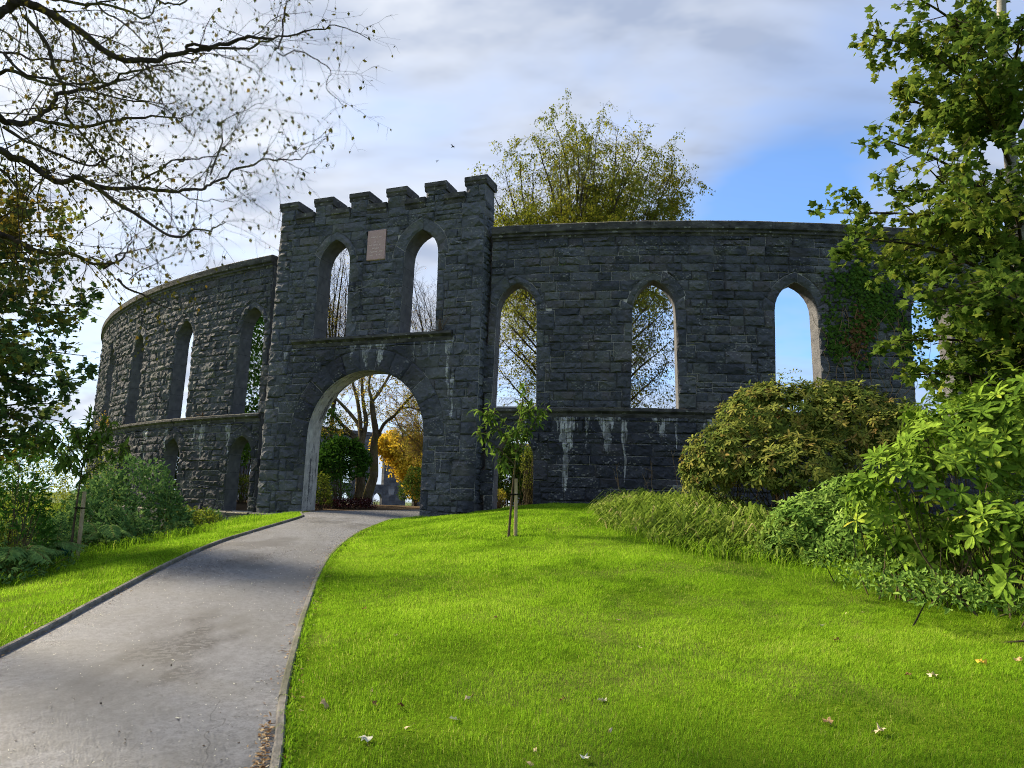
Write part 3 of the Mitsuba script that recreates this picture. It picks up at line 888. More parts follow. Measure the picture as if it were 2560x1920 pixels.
def smooth_line(pts, n):
    """Catmull-Rom through the points."""
    p = np.asarray(pts, float)
    p = np.vstack([2 * p[0] - p[1], p, 2 * p[-1] - p[-2]])
    out = []
    for i in range(1, len(p) - 2):
        t = np.linspace(0, 1, n, endpoint=False)[:, None]
        a, b, c, d = p[i - 1], p[i], p[i + 1], p[i + 2]
        out.append(0.5 * (2 * b + (c - a) * t + (2 * a - 5 * b + 4 * c - d) * t ** 2 + (3 * b - 3 * c + d - a) * t ** 3))
    return np.vstack(out + [p[-2][None]])


def _tpl(v, f):
    return np.array(v, float), np.array(f, int)


BIRCH = _tpl([(0, 0, 0), (.36, .38, .05), (0, 1, -.04), (-.36, .38, .05)], [(0, 1, 2), (0, 2, 3)])
OVAL = _tpl([(0, 0, 0), (.2, .3, .05), (.17, .7, .03), (0, 1, -.1), (-.17, .7, .03), (-.2, .3, .05), (0, .5, -.02)], [(0, 1, 6), (1, 2, 6), (2, 3, 6), (3, 4, 6), (4, 5, 6), (5, 0, 6)])
_m = [(0, 0), (.24, -.06), (.5, .08), (.34, .28), (.64, .58), (.34, .6), (.2, .72), (0, 1.02), (-.2, .72), (-.34, .6), (-.64, .58), (-.34, .28), (-.5, .08), (-.24, -.06)]
MAPLE = _tpl([(x, y, -.10 * (x * x + .6 * y * y)) for x, y in _m] + [(0, .36, .05)], [(i, (i + 1) % 14, 14) for i in range(14)])
_m2 = [(0, 0), (.5, .06), (.34, .28), (.62, .6), (.28, .64), (0, 1), (-.28, .64), (-.62, .6), (-.34, .28), (-.5, .06)]
MAPLE2 = _tpl([(x, y, -.10 * (x * x + .6 * y * y)) for x, y in _m2] + [(0, .36, .05)], [(i, (i + 1) % 10, 10) for i in range(10)])
RHODO = _tpl([(0, 0, 0), (.10, .22, .035), (-.10, .22, .035), (0, .25, 0), (.165, .58, .0), (-.165, .58, .0), (0, .6, -.035), (.11, .87, -.10), (-.11, .87, -.10), (0, .88, -.115), (0, 1, -.16)],
             [(0, 1, 3), (0, 3, 2), (1, 4, 3), (3, 4, 6), (3, 6, 5), (3, 5, 2), (4, 7, 6), (6, 7, 9), (6, 9, 8), (6, 8, 5), (7, 10, 9), (9, 10, 8)])
LANCE = _tpl([(0, 0, 0), (.15, .3, .02), (0, .32, -.03), (-.15, .3, .02), (.14, .62, -.07), (0, .64, -.11), (-.14, .62, -.07), (0, 1, -.32)],
             [(0, 1, 2), (0, 2, 3), (1, 4, 2), (2, 4, 5), (2, 5, 6), (2, 6, 3), (4, 7, 5), (5, 7, 6)])


def leaves(tpl, pos, ydir, up, size, tone):
    """A mesh of one leaf per row; each leaf keeps its tone as uv.x."""
    v, f = tpl
    pos, ydir, up = np.asarray(pos, float), nrm(ydir), np.asarray(up, float)
    x = nrm(np.cross(ydir, up)); z = np.cross(x, ydir)
    size = np.broadcast_to(size, (len(pos),))
    V = pos[:, None] + size[:, None, None] * (v[None, :, :1] * x[:, None] + v[None, :, 1:2] * ydir[:, None] + v[None, :, 2:] * z[:, None])
    Fc = f[None] + (np.arange(len(pos)) * len(v))[:, None, None]
    UV = np.repeat(np.stack([tone, 0 * tone], -1)[:, None], len(v), 1)
    return V.reshape(-1, 3), Fc.reshape(-1, 3), UV.reshape(-1, 2)


def rv(rng, n):
    return nrm(rng.normal(size=(n, 3)))


def grow(rng, out, p, d, L, r, lv, S):
    n = S['seg'][lv]
    pts, ds = [np.asarray(p, float)], []
    d = nrm(d)
    for i in range(n):
        d = nrm(d + rng.normal(0, S['wig'][lv], 3) + np.array([0, 0, S['trop'][lv]]))
        pts.append(pts[-1] + d * L / n); ds.append(d)
    pts = np.array(pts)
    out.append((lv, pts, np.linspace(r, r * S['tap'], n + 1)))
    kids(rng, out, pts, L, r, lv, S)


def kids(rng, out, pts, L, r, lv, S):
    if lv + 1 >= len(S['seg']):
        return
    n = len(pts) - 1
    for j in range(S['kids'][lv]):
        t = S['t0'] + (1 - S['t0']) * (j + rng.uniform()) / S['kids'][lv]
        i = min(n - 1, int(t * n)); fr = t * n - i
        p = pts[i] * (1 - fr) + pts[i + 1] * fr
        d = nrm(pts[i + 1] - pts[i])
        side = nrm(np.cross(d, rng.normal(size=3)) * S.get('flat', np.ones(3)))
        a = math.radians(rng.uniform(*S['ang']))
        grow(rng, out, p, d * math.cos(a) + side * math.sin(a), L * S['ratio'][lv] * (1.15 - 0.6 * t) * rng.uniform(0.7, 1.25), max(r * S['rr'] * (1 - 0.5 * t), S['rmin']), lv + 1, S)


def along(rng, lines, lvmin, n, t0=0.1):
    """n points on the finest lines, with the line's direction there."""
    L = [pts for lv, pts, _ in lines if lv >= lvmin]
    w = np.array([np.linalg.norm(np.diff(p, axis=0), axis=1).sum() for p in L])
    pick = rng.choice(len(L), n, p=w / w.sum())
    P, D = np.zeros((n, 3)), np.zeros((n, 3))
    for k, i in enumerate(pick):
        pts = L[i]; m = len(pts) - 1
        t = (t0 + (1 - t0) * rng.uniform()) * m; a = min(m - 1, int(t))
        P[k] = pts[a] + (pts[a + 1] - pts[a]) * (t - a); D[k] = pts[a + 1] - pts[a]
    return P, nrm(D)


def wood(lines, lo, hi, sides=(9, 6, 4, 3, 3)):
    return tubes([(p, r, sides[min(lv, len(sides) - 1)]) for lv, p, r in lines if lo <= lv <= hi])


def tones(rng, n, mean=0.45, sd=0.2):
    return np.clip(rng.normal(mean, sd, n), 0, 0.98)


def leaf_parts(thing, tpl, P, Y, U, size, tone, mat, most=300):
    """The leaves that show largest as parts of the plant, the rest as its foliage."""
    size = np.broadcast_to(size, (len(P),))
    q = px(P)
    ok = (q[:, 2] > 0.3) & (q[:, 0] > 0) & (q[:, 0] < W) & (q[:, 1] > 0) & (q[:, 1] < H)
    near = np.where(ok, size / np.maximum(q[:, 2], 0.1), -1)
    # the side that faces the camera shows; take the nearest layer
    order = np.argsort(-near)
    big, rest = order[:most], order[most:]
    for i in big:
        if near[i] > 0:
            v, f, u = leaves(tpl, P[i:i + 1], Y[i:i + 1], U[i:i + 1], size[i:i + 1], tone[i:i + 1])
            put(key(f'{thing}__leaf'), (v, f), mat, uv=u)
    v, f, u = leaves(tpl, P[rest], Y[rest], U[rest], size[rest], tone[rest])
    tag(put(f'{thing}__foliage', (v, f), mat, uv=u), kind='stuff')


def foliage(thing, tpl, P, Y, U, size, tone, mat, name='crown'):
    v, f, u = leaves(tpl, P, Y, U, size, tone)
    return put(key(f'{thing}__{name}'), (v, f), mat, uv=u)


def blob_points(rng, blobs, n, depth=0.3, rough=0.22, floor=0.05, up_only=-0.35):
    """Points in the outer layer of a union of ellipsoids, and the outward directions there."""
    B = np.array(blobs, float)
    area = (B[:, 3] * B[:, 4] * B[:, 5]) ** (2 / 3)
    P, N = [], []
    got = 0
    while got < n:
        m = 3 * n
        k = rng.choice(len(B), m, p=area / area.sum())
        d = rv(rng, m)
        d = d[d[:, 2] > up_only]; k = k[:len(d)]
        rr = 1 + rough * 2 * (meshkit.fbm(d * 2.6 + k[:, None] * 7.7, 3, 2) - 0.5) - np.minimum(rng.exponential(depth, len(d)), 0.85) * 0.6
        p = B[k, :3] + d * rr[:, None] * B[k, 3:6]
        ok = p[:, 2] > hz(p[:, 0], p[:, 1], False) + floor
        for b in B:
            inside = (((p - b[:3]) / b[3:6]) ** 2).sum(1) < 0.45
            ok &= ~inside
        P.append(p[ok]); N.append(nrm(d / B[k, 3:6])[ok]); got += ok.sum()
    return np.vstack(P)[:n], np.vstack(N)[:n]


def stems(rng, blobs, ends, r=0.012, spread=0.5):
    B = np.array(blobs, float)
    L = []
    for e in ends:
        b = B[np.argmin((((e - B[:, :3]) / B[:, 3:6]) ** 2).sum(1))]
        x, y = b[0] + rng.normal(0, spread * 0.35), b[1] + rng.normal(0, spread * 0.35)
        p0 = np.array([x, y, float(hz(x, y)) - 0.03])
        mid = p0 * 0.45 + e * 0.55 + np.array([0, 0, -0.12 * np.linalg.norm(e - p0)]) + rng.normal(0, 0.08, 3)
        L.append((smooth_line([p0, mid, e], 4), np.linspace(r, r * 0.25, 9), 4))
    return tubes(L)


def whorls(rng, P, N, size, per=7, up=0.35, droop=0.15):
    """Leaf whorls at shoot ends: positions, leaf directions, leaf upper sides, sizes."""
    n = len(P)
    ax = nrm(N + np.array([0, 0, up]) + rng.normal(0, 0.25, (n, 3)))
    a = nrm(np.cross(ax, rng.normal(size=(n, 3)))); b = np.cross(ax, a)
    ph = rng.uniform(0, 6.28, n)
    Ps, Ys, Us, Ss, K = [], [], [], [], []
    for j in range(per):
        an = ph + 2 * np.pi * j / per + rng.normal(0, 0.2, n)
        el = rng.normal(0.35, 0.3, n) - droop
        rad = np.cos(an)[:, None] * a + np.sin(an)[:, None] * b
        y = nrm(rad * np.cos(el)[:, None] + ax * np.sin(el)[:, None])
        Ps.append(P + rad * 0.008); Ys.append(y); Us.append(nrm(ax * np.cos(el)[:, None] - rad * np.sin(el)[:, None])); Ss.append(size * rng.uniform(0.65, 1.2, n)); K.append(np.arange(n))
    return np.vstack(Ps), np.vstack(Ys), np.vstack(Us), np.concatenate(Ss), np.concatenate(K)


def bush(name, label, cat, blobs, n, size, mat, tpl, rng, mode='single', per=7, bark='bark_brown', nst=60, tone=(0.45, 0.2), group=None, depth=0.3, rough=0.22, parts=False, up_only=-0.35, droop=0.15):
    t = key(name)
    tag(t, label, cat, group)
    P, N = blob_points(rng, blobs, n, depth, rough, up_only=up_only)
    ends = P[rng.choice(len(P), nst)]
    put(f'{t}__stems', stems(rng, blobs, ends), bark, smooth=True)
    if mode == 'whorl':
        Pw, Yw, Uw, Sw, K = whorls(rng, P, N, size, per, droop=droop)
        base = tones(rng, n, *tone)
        tn = np.clip(base[K] + rng.normal(0, 0.06, len(K)), 0, 0.98)
    else:
        Pw = P; Yw = nrm(N * 0.7 + rv(rng, n) * 0.9 + np.array([0, 0, -0.15])); Uw = nrm(N + np.array([0, 0, 0.7]) + 0.5 * rv(rng, n)); Sw = size * rng.uniform(0.6, 1.3, n); tn = tones(rng, n, *tone)
    if parts:
        leaf_parts(t, tpl, Pw, Yw, Uw, Sw, tn, mat)
    else:
        foliage(t, tpl, Pw, Yw, Uw, Sw, tn, mat, 'foliage')
    return t


# ------------------------------------------------------------------ lawn grass
def inside_frame(P, margin=1.2):
    q = px(P)
    lim = margin * F / np.maximum(q[:, 2], 0.1)
    return (q[:, 2] > 0.5) & (q[:, 0] > -lim) & (q[:, 0] < W + lim) & (q[:, 1] < H + lim * 0.6)


LB = np.array([(3, 7.6), (5.5, 6.4), (6.7, 5.3), (7.7, 5.0), (8.9, 4.7), (10.0, 3.9), (11.2, 2.9), (13, 2.2), (15, 2.0), (18, 2.4), (22, 3.0)])   # where the lawn gives way to the beds (y, x)


def lawn_mask(x, y):
    xr, xl = np.interp(y, RK[:, 1], RK[:, 0]), np.interp(y, LK[:, 1], LK[:, 0])
    r = np.hypot(x - CX, y - CY)
    ga, gd = (x - GO[0]) * GD[0] + (y - GO[1]) * GD[1], (x - GO[0]) * GN[0] + (y - GO[1]) * GN[1]
    free = (r > R + 0.03) & ~((np.abs(ga) < 4.02) & (gd < 0.02))
    right = (x > xr + 0.05) & (x < np.interp(y, LB[:, 0], LB[:, 1]) + 0.5)
    left = (x < xl - 0.05) & (x > xl - (2.6 - 0.9 * ss(14, 20, y))) & (y > 4)
    return free & (right | left)


def blades(rng, n, x0, x1, y0, y1, h, w, segs, mask):
    x, y = rng.uniform(x0, x1, n), rng.uniform(y0, y1, n)
    m = mask(x, y)
    x, y = x[m], y[m]
    tuft = meshkit.fbm(np.stack([x * 2.2, y * 2.2, 0 * x], -1), 3, 8)
    thin = meshkit.fbm(np.stack([x * 0.9, y * 0.9, 0 * x], -1), 3, 15)
    keep = rng.uniform(size=len(x)) < np.clip(0.35 + 1.6 * thin, 0.25, 1)
    x, y, tuft, thin = x[keep], y[keep], tuft[keep], thin[keep]
    P = np.stack([x, y, hz(x, y)], -1)
    k = inside_frame(P)
    P, tuft, thin = P[k], tuft[k], thin[k]
    n = len(P)
    hh = h * rng.uniform(0.5, 1.4, n) * (0.35 + 1.3 * tuft)
    ww = w * rng.uniform(0.7, 1.3, n)
    an = rng.uniform(0, 6.28, n)
    comb = meshkit.noise(P * 0.8, 3) * 9
    ln = np.stack([np.cos(an) + 0.6 * np.cos(comb), np.sin(an) + 0.6 * np.sin(comb), 0 * an], -1) * rng.uniform(0.15, 0.75, n)[:, None]
    wd = np.stack([-np.sin(an + .5), np.cos(an + .5), 0 * an], -1) * ww[:, None] * 0.5
    U = np.array([0, 0, 1.0])
    hcol = hh[:, None]
    tone = np.clip(0.40 + 0.8 * (meshkit.fbm(P * np.array([.6, .6, 0]) + 3, 3, 21) - 0.5) - 0.22 * ss(.55, .7, meshkit.fbm(P * np.array([3.6, 3.6, 0]) + 30, 3, 5)) + 0.3 * (tuft - .5) + rng.normal(0, 0.13, n), 0, 0.98)
    straw = rng.uniform(size=n) < 0.02 + 0.05 * (thin < 0.36)
    tone[straw] = 0.98
    b = P - U * 0.004
    if segs == 2:
        v = np.stack([b - wd, b + wd, b + ln * hcol * 0.35 + U * hcol * 0.62 - wd * 0.8, b + ln * hcol * 0.35 + U * hcol * 0.62 + wd * 0.8, b + ln * hcol + U * hcol * 0.92], 1)
        f = np.array([(0, 1, 3), (0, 3, 2), (2, 3, 4)])
    else:
        v = np.stack([b - wd, b + wd, b + ln * hcol * 0.8 + U * hcol], 1)
        f = np.array([(0, 1, 2)])
    m = v.shape[1]
    return v.reshape(-1, 3), (f[None] + (np.arange(n) * m)[:, None, None]).reshape(-1, 3), np.repeat(np.stack([tone, 0 * tone], -1)[:, None], m, 1).reshape(-1, 2)


rng = np.random.default_rng(21)
kt = []
for K, sd, n_ in ((LK, -1, 5200), (RK, 1, 6000)):
    y_ = rng.uniform(3.0, 21, n_) if sd > 0 else rng.uniform(4.5, 22, n_)
    x_ = np.interp(y_, K[:, 1], K[:, 0]) + sd * (.06 + np.abs(rng.normal(0, .025, n_)))
    P_ = np.stack([x_, y_, hz(x_, y_)], -1)
    P_ = P_[rng.uniform(size=n_) < np.clip(2.2 * meshkit.fbm(P_ * 1.7, 3, 3) - .55, 0.03, 1)]
    kt.append((P_, None))
G = [blades(rng, 400000, -2.6, 7.5, 3.4, 9.2, 0.037, 0.0032, 2, lawn_mask), blades(rng, 230000, -4.2, 6, 9.2, 13.6, 0.042, 0.0060, 1, lawn_mask), blades(rng, 230000, -5.0, 4, 13.6, 22.5, 0.045, 0.010, 1, lawn_mask),
     blades(rng, 60000, -8.0, -3.6, 4.5, 10, 0.045, 0.006, 1, lawn_mask), blades(rng, 90000, -9.2, -4.6, 10, 23, 0.050, 0.010, 1, lawn_mask)]
EDGE_TUFTS = np.vstack([a for a, _ in kt])
v, f, u = joined(G)
put('lawn_grass', (v, f), 'grass_leaf', uv=u)
tag('lawn_grass', 'bright green mown lawn either side of the path', 'grass', kind='stuff')


# taller grass: along the bed edges, and the drooping clump under the olive rhododendron
def tall(rng, P, h, w, tone, lr=(.3, 1.15)):
    n = len(P)
    an = rng.uniform(0, 6.28, n)
    out = np.stack([np.cos(an), np.sin(an), 0 * an], -1)
    hh = (h * rng.uniform(0.45, 1.3, n))[:, None]
    lean = rng.uniform(*lr, n)[:, None]
    wd = np.stack([-np.sin(an), np.cos(an), 0 * an], -1) * (w * rng.uniform(0.7, 1.3, n))[:, None] * 0.5
    U = np.array([0, 0, 1.0])
    m1 = P + U * hh * 0.55 + out * hh * lean * 0.16
    m2 = P + U * hh * (0.92 - 0.18 * lean) + out * hh * lean * 0.5
    tip = P + U * hh * (0.98 - 0.62 * lean) + out * hh * lean * 0.95
    v = np.stack([P - wd * .7, P + wd * .7, m1 - wd, m1 + wd, m2 - wd * .8, m2 + wd * .8, tip], 1)
    f = np.array([(0, 1, 3), (0, 3, 2), (2, 3, 5), (2, 5, 4), (4, 5, 6)])
    return v.reshape(-1, 3), (f[None] + (np.arange(n) * 7)[:, None, None]).reshape(-1, 3), np.repeat(np.stack([tone, 0 * tone], -1)[:, None], 7, 1).reshape(-1, 2)


def scatter(rng, n, poly):
    x0, y0, x1, y1 = poly.bounds
    q = rng.uniform([x0, y0], [x1, y1], (n * 3, 2))
    q = q[shapely.contains_xy(poly, q[:, 0], q[:, 1])][:n]
    return np.stack([q[:, 0], q[:, 1], hz(q[:, 0], q[:, 1])], -1)


bed = Polygon([(2.55, 20.2), (2.0, 16.5), (1.95, 14.2), (2.4, 12.2), (3.1, 10.9), (4.1, 10.2), (5.2, 11.5), (5.5, 15), (5.8, 19.4)])
P = scatter(rng, 6000, bed)
mound = 0.05 + 1.0 * meshkit.fbm(P * 1.1, 2, 5) * ss(0, 0.9, np.array([bed.exterior.distance(Point(a, b)) for a, b in P[:, :2]]))
P[:, 2] += 0
tn = np.clip(0.30 + 1.0 * (meshkit.fbm(P * 1.1, 3, 12) - 0.5) + rng.normal(0, .14, len(P)), 0, .98)
tn[rng.uniform(size=len(P)) < 0.035] = 0.97
v, f, u = tall(rng, P, 0.24 + 0.62 * mound, 0.030, tn, (.6, 1.5))
put('long_grass', (v, f), 'tuft_leaf', uv=u)
tag('long_grass', 'clump of long arching grass between the lawn and the olive rhododendron', 'grass', kind='stuff')
edge = np.stack([np.interp(np.linspace(5, 13.5, 2600), LB[:, 0], LB[:, 1]), np.linspace(5, 13.5, 2600)], 1) + rng.normal([0.25, 0], [0.3, 0.15], (2600, 2))
P = np.stack([edge[:, 0], edge[:, 1], hz(edge[:, 0], edge[:, 1])], -1)
v, f, u = tall(rng, P, 0.15 + 0.16 * meshkit.fbm(P, 3, 3), 0.006, tones(rng, len(P), .35, .2))
put('edge_grass', (v, f), 'grass_leaf', uv=u)
tag('edge_grass', 'uncut grass fringe at the foot of the rhododendrons', 'grass', kind='stuff')
v, f, u = tall(rng, EDGE_TUFTS, .07, .005, tones(rng, len(EDGE_TUFTS), .38, .22), (.5, 1.5))
put('kerb_grass', (v, f), 'grass_leaf', uv=u)
tag('kerb_grass', 'longer grass tufts hanging over both kerbs', 'grass', kind='stuff')
e2 = np.linspace(8, 22, 3200)
ex = np.interp(e2, LK[:, 1], LK[:, 0]) - (2.45 - 0.9 * ss(14, 20, e2)) + rng.normal(0, .35, 3200)
P = np.stack([ex, e2, hz(ex, e2)], -1)
v, f, u = tall(rng, P, 0.22, 0.008, tones(rng, len(P), .3, .2))
put('verge_grass', (v, f), 'grass_leaf', uv=u)
tag('verge_grass', 'rough grass along the foot of the left shrubs', 'grass', kind='stuff')
# dry stalks standing in the long grass against the wall
tl = []
for x, y in ((1549, 1270), (1560, 1290), (1625, 1262), (1640, 1250), (1700, 1235), (1745, 1240)):
    b = at(x, 1300, 19.6); b[2] = hz(b[0], b[1])
    tip = at(x + rng.uniform(-25, 15), y - 100 + rng.uniform(-15, 25), 19.6)
    tl.append((smooth_line([b, (b + tip) / 2 + rng.normal(0, .06, 3), tip], 4), np.linspace(.008, .004, 9), 4))
    for _ in range(3):
        s_ = b + (tip - b) * rng.uniform(.4, .9)
        tl.append((np.array([s_, s_ + rng.normal(0, .1, 3) + [0, 0, .2]]), np.array([.004, .003]), 3))
put('dry_stalks', tubes(tl), 'twig_tan')
tag('dry_stalks', 'thin dry stalks standing in the long grass against the wall', 'plant', kind='stuff')

# ------------------------------------------------------------------ right-hand rhododendrons
rng = np.random.default_rng(31)


def blob(x, y, Y, rx, ry, rz):
    p = at(x, y, Y)
    return (p[0], p[1], p[2], rx, ry, rz)


front = [blob(2480, 1150, 8.2, 1.05, 0.95, 0.72), blob(2330, 1230, 7.9, .80, .70, .52), blob(2640, 1120, 8.0, 1.2, 1.1, .95), blob(2215, 1275, 8.3, .42, .5, .36), blob(2560, 1340, 7.3, .75, .6, .42), blob(2390, 1060, 9.2, .6, .6, .42), blob(2560, 1465, 6.5, .34, .3, .17), blob(2400, 1390, 8.2, .8, .5, .45), blob(2560, 1400, 8.3, .9, .6, .55), blob(2270, 1370, 8.6, .5, .4, .3)]
bush('rhododendron', 'large bright green rhododendron at the right edge with broad glossy leaves in whorls', 'shrub', front, 950, 0.155, 'rhodo_leaf', RHODO, rng, 'whorl', 7, 'bark_brown', 150, (0.40, 0.14), depth=0.28, parts=True, rough=.25)
middle = [blob(2050, 1330, 11.2, .75, .7, .62), blob(1960, 1390, 10.9, .5, .5, .38), blob(2150, 1350, 10.6, .6, .6, .6), blob(2130, 1250, 11.6, .5, .5, .35)]
bush('rhododendron', 'smaller mid-green rhododendron in front, between the olive one and the long grass', 'shrub', middle, 1300, 0.11, 'shrub_leaf', RHODO, rng, 'whorl', 6, 'bark_brown', 90, (0.5, 0.22), depth=0.3)
back = [blob(1960, 1080, 15.6, 1.5, 1.2, 1.05), blob(1830, 1170, 15.0, 1.0, 1.0, .9), blob(2120, 1090, 15.2, 1.3, 1.1, 1.15), blob(2000, 1190, 14.2, 1.2, .9, .8), blob(2260, 1120, 14.5, 1.0, .9, 1.0), blob(1770, 1200, 15.0, .55, .6, .55), blob(1905, 1010, 15.6, .7, .6, .45), blob(2060, 1000, 15.4, .9, .8, .42)]
bush('rhododendron', 'broad olive-brown rhododendron below the ivy, in front of the ring wall', 'shrub', back, 3000, 0.135, 'olive_leaf', RHODO, rng, 'whorl', 7, 'bark_dark', 120, (0.42, 0.24), depth=0.26, rough=.28)
# sprays of spent flower heads on the olive shrub, and brambles at the foot of the front one
low = [blob(2330, 1480, 7.3, .5, .35, .2), blob(2220, 1450, 8.2, .5, .4, .22), blob(2430, 1500, 6.9, .45, .3, .2), blob(2120, 1400, 9.0, .5, .4, .25)]
bush('bramble', 'low bramble and ground leaves in the shade at the foot of the bright rhododendron', 'plant', low, 1700, 0.065, 'shrub_leaf', OVAL, rng, 'single', bark='bark_dark', nst=3, tone=(.45, .25), rough=.4, depth=.5)
shoot = [blob(1965, 955, 15.5, .38, .3, .30), blob(1925, 975, 15.4, .25, .25, .2)]
bush('young_shoot', 'thin leafy shoots rising above the olive rhododendron into the lancet opening', 'plant', shoot, 150, 0.075, 'lime_leaf', OVAL, rng, nst=14, tone=(.35, .2), rough=.5, depth=.6, bark='twig_tan')

# ------------------------------------------------------------------ right maple
rng = np.random.default_rng(41)
mt = key('maple_tree')
tag(mt, 'tall green sycamore with five-lobed leaves filling the right edge of the view', 'tree')
base = np.array([7.75, 10.2, float(hz(7.75, 10.2)) - 0.1])
trunk = smooth_line([base, at(2552, 640, 10.2), at(2530, 420, 10.2), at(2508, 180, 10.3), at(2500, -120, 10.5), at(2480, -420, 10.8)], 7)
put(f'{mt}__trunk', tubes([(trunk, np.linspace(.13, .04, len(trunk)), 10)]), 'bark_grey', smooth=True)
tips = [(2129, 78, 9.6), (2250, 130, 9.8), (2215, 300, 10.6), (2225, -30, 9.2), (2189, 240, 10.2), (2162, 338, 9.4), (2046, 526, 10.4), (2105, 590, 9.7), (2170, 660, 11.0), (2215, 845, 9.6), (2262, 930, 9.0), (2300, 130, 8.6), (2290, 420, 8.4), (2330, 760, 8.6), (2380, 620, 11.6), (2420, 30, 12), (2400, 300, 12), (2300, 560, 11.6), (2640, 200, 9), (2700, 500, 9.5), (2690, 800, 9.4), (2560, 780, 8.6), (2440, 880, 9.0), (2480, 480, 8.3), (2330, -150, 10), (2520, 60, 8.6), (2200, 470, 10.8), (2350, 940, 10.0), (2480, 900, 9.6), (2400, 820, 10.4), (2560, 900, 9.4), (2520, 700, 9.8), (2280, 700, 9.0), (2400, 480, 9.4), (2450, 180, 9.0), (2300, 300, 10.4), (2350, 60, 10.0), (2450, 720, 8.2), (2260, 210, 11), (2560, 330, 8.4)]
lines = []
SM = dict(seg=[8, 5, 3], wig=[.1, .16, .2], trop=[0, -.02, -.05], tap=.35, kids=[13, 5], t0=.15, ang=(35, 80), ratio=[.30, .36], rr=.5, rmin=.004, flat=np.array([1, 1, .55]))
for x, y, Y in tips:
    tip = at(x + 36, y + 6, Y)
    h = tip[2] - 0.28 * np.linalg.norm(tip[:2] - trunk[10, :2])
    i = int(np.argmin(np.abs(trunk[:, 2] - h))); a = trunk[max(2, i)]
    mid = (a + tip) / 2 + np.array([0, 0, 0.10 * np.linalg.norm(tip - a)]) + rng.normal(0, .06, 3)
    pts = smooth_line([a, mid, tip], 6)
    rad = np.linspace(.032, .008, len(pts))
    lines.append((0, pts, rad))
    kids(rng, lines, pts, np.linalg.norm(tip - a), .03, 0, SM)
put(f'{mt}__branches', wood(lines, 0, 2, (6, 4, 3)), 'bark_dark', smooth=True)
P, D = along(rng, lines, 1, 8000)
ext = np.array([p[-1] for lv, p, r in lines if lv >= 1])
P = np.vstack([P + rng.normal(0, .05, P.shape), ext]); D = np.vstack([D, nrm(np.array([p[-1] - p[-2] for lv, p, r in lines if lv >= 1]))])
n = len(P)
Yd = nrm(D * 0.5 + rv(rng, n) * 0.75 + np.array([0, 0, -0.35])); Ud = nrm(np.array([0, 0, 1.0]) + 0.75 * rv(rng, n))
tn = np.clip(0.33 + 0.9 * (meshkit.fbm(P * 0.7, 3, 6) - 0.5) + rng.normal(0, .13, n) + .35 * ss(3.6, 1.9, P[:, 2]) * rng.uniform(size=n), 0, .97)
leaf_parts(mt, MAPLE, P, Yd, Ud, 0.112 * rng.uniform(0.6, 1.25, n), tn, 'maple_leaf')

# ------------------------------------------------------------------ left maple and shrubs
rng = np.random.default_rng(51)
lt = key('maple_tree')
tag(lt, 'dark backlit sycamore at the left edge, turning brown at its top', 'tree')
b0 = np.array([-12.6, 15.0, float(hz(-12.6, 15.0)) - .2])
trunk = smooth_line([b0, at(-120, 900, 15.2), at(-100, 600, 15.4), at(-110, 300, 15.4)], 7)
put(f'{lt}__trunk', tubes([(trunk, np.linspace(.22, .06, len(trunk)), 9)]), 'bark_dark', smooth=True)
tips = [(120, 450, 14.5), (190, 520, 14), (205, 505, 15), (215, 560, 15.2), (200, 640, 14.4), (255, 650, 14.8), (275, 770, 14.5), (225, 790, 15.5), (180, 830, 14), (255, 890, 15), (260, 950, 14.3), (200, 920, 15.6), (150, 980, 14.2), (215, 1010, 15), (120, 1060, 14), (60, 560, 13.6), (20, 700, 13.4), (90, 740, 13.6), (40, 850, 13.2), (110, 880, 13.4), (30, 980, 13.6), (10, 480, 14), (-60, 640, 13.5), (-80, 900, 13.6), (130, 650, 15.6), (60, 1040, 15), (150, 730, 15), (-20, 780, 16), (60, 620, 16.2), (60, 930, 16), (170, 1090, 14.4), (230, 1060, 15.4), (90, 1140, 14.6), (30, 1120, 14), (160, 1140, 16), (-40, 1060, 14.5), (240, 1120, 17)]
lines = []
for x, y, Y in tips:
    tip = at(x - 38, y, Y)
    i = int(np.argmin(np.abs(trunk[:, 2] - tip[2] + 0.2))); a = trunk[max(2, i)]
    mid = (a + tip) / 2 + np.array([0, 0, 0.06 * np.linalg.norm(tip - a)]) + rng.normal(0, .08, 3)
    pts = smooth_line([a, mid, tip], 6)
    lines.append((0, pts, np.linspace(.03, .007, len(pts))))
    kids(rng, lines, pts, max(1.6, np.linalg.norm(tip - a)), .028, 0, dict(SM, kids=[8, 4], ratio=[.30, .42]))
put(f'{lt}__branches', wood(lines, 0, 2, (5, 4, 3)), 'bark_dark', smooth=True)
P, D = along(rng, lines, 1, 6800)
P = P + rng.normal(0, .07, P.shape); n = len(P)
Yd = nrm(D * .5 + rv(rng, n) * .8 + np.array([0, 0, -.3])); Ud = nrm(np.array([0, 0, 1.0]) + .8 * rv(rng, n))
tn = np.clip(0.22 + rng.normal(0, .12, n) + .30 * ss(5.2, 7.4, P[:, 2] + rng.normal(0, .5, n)) + .25 * (meshkit.fbm(P * .8, 2, 4) > .58), 0, .97)
foliage(lt, MAPLE2, P, Yd, Ud, .125 * rng.uniform(.6, 1.25, n), tn, 'dark_maple_leaf')


def gb(x, y, rx, ry, rz, dz=0.0):
    return (x, y, float(hz(x, y)) + dz, rx, ry, rz)


def gblob(px_, Y, rx, ry, rz, dz=0.0):
    x = at(px_, 1250, Y)[0]
    return gb(x, Y, rx, ry, rz, dz)


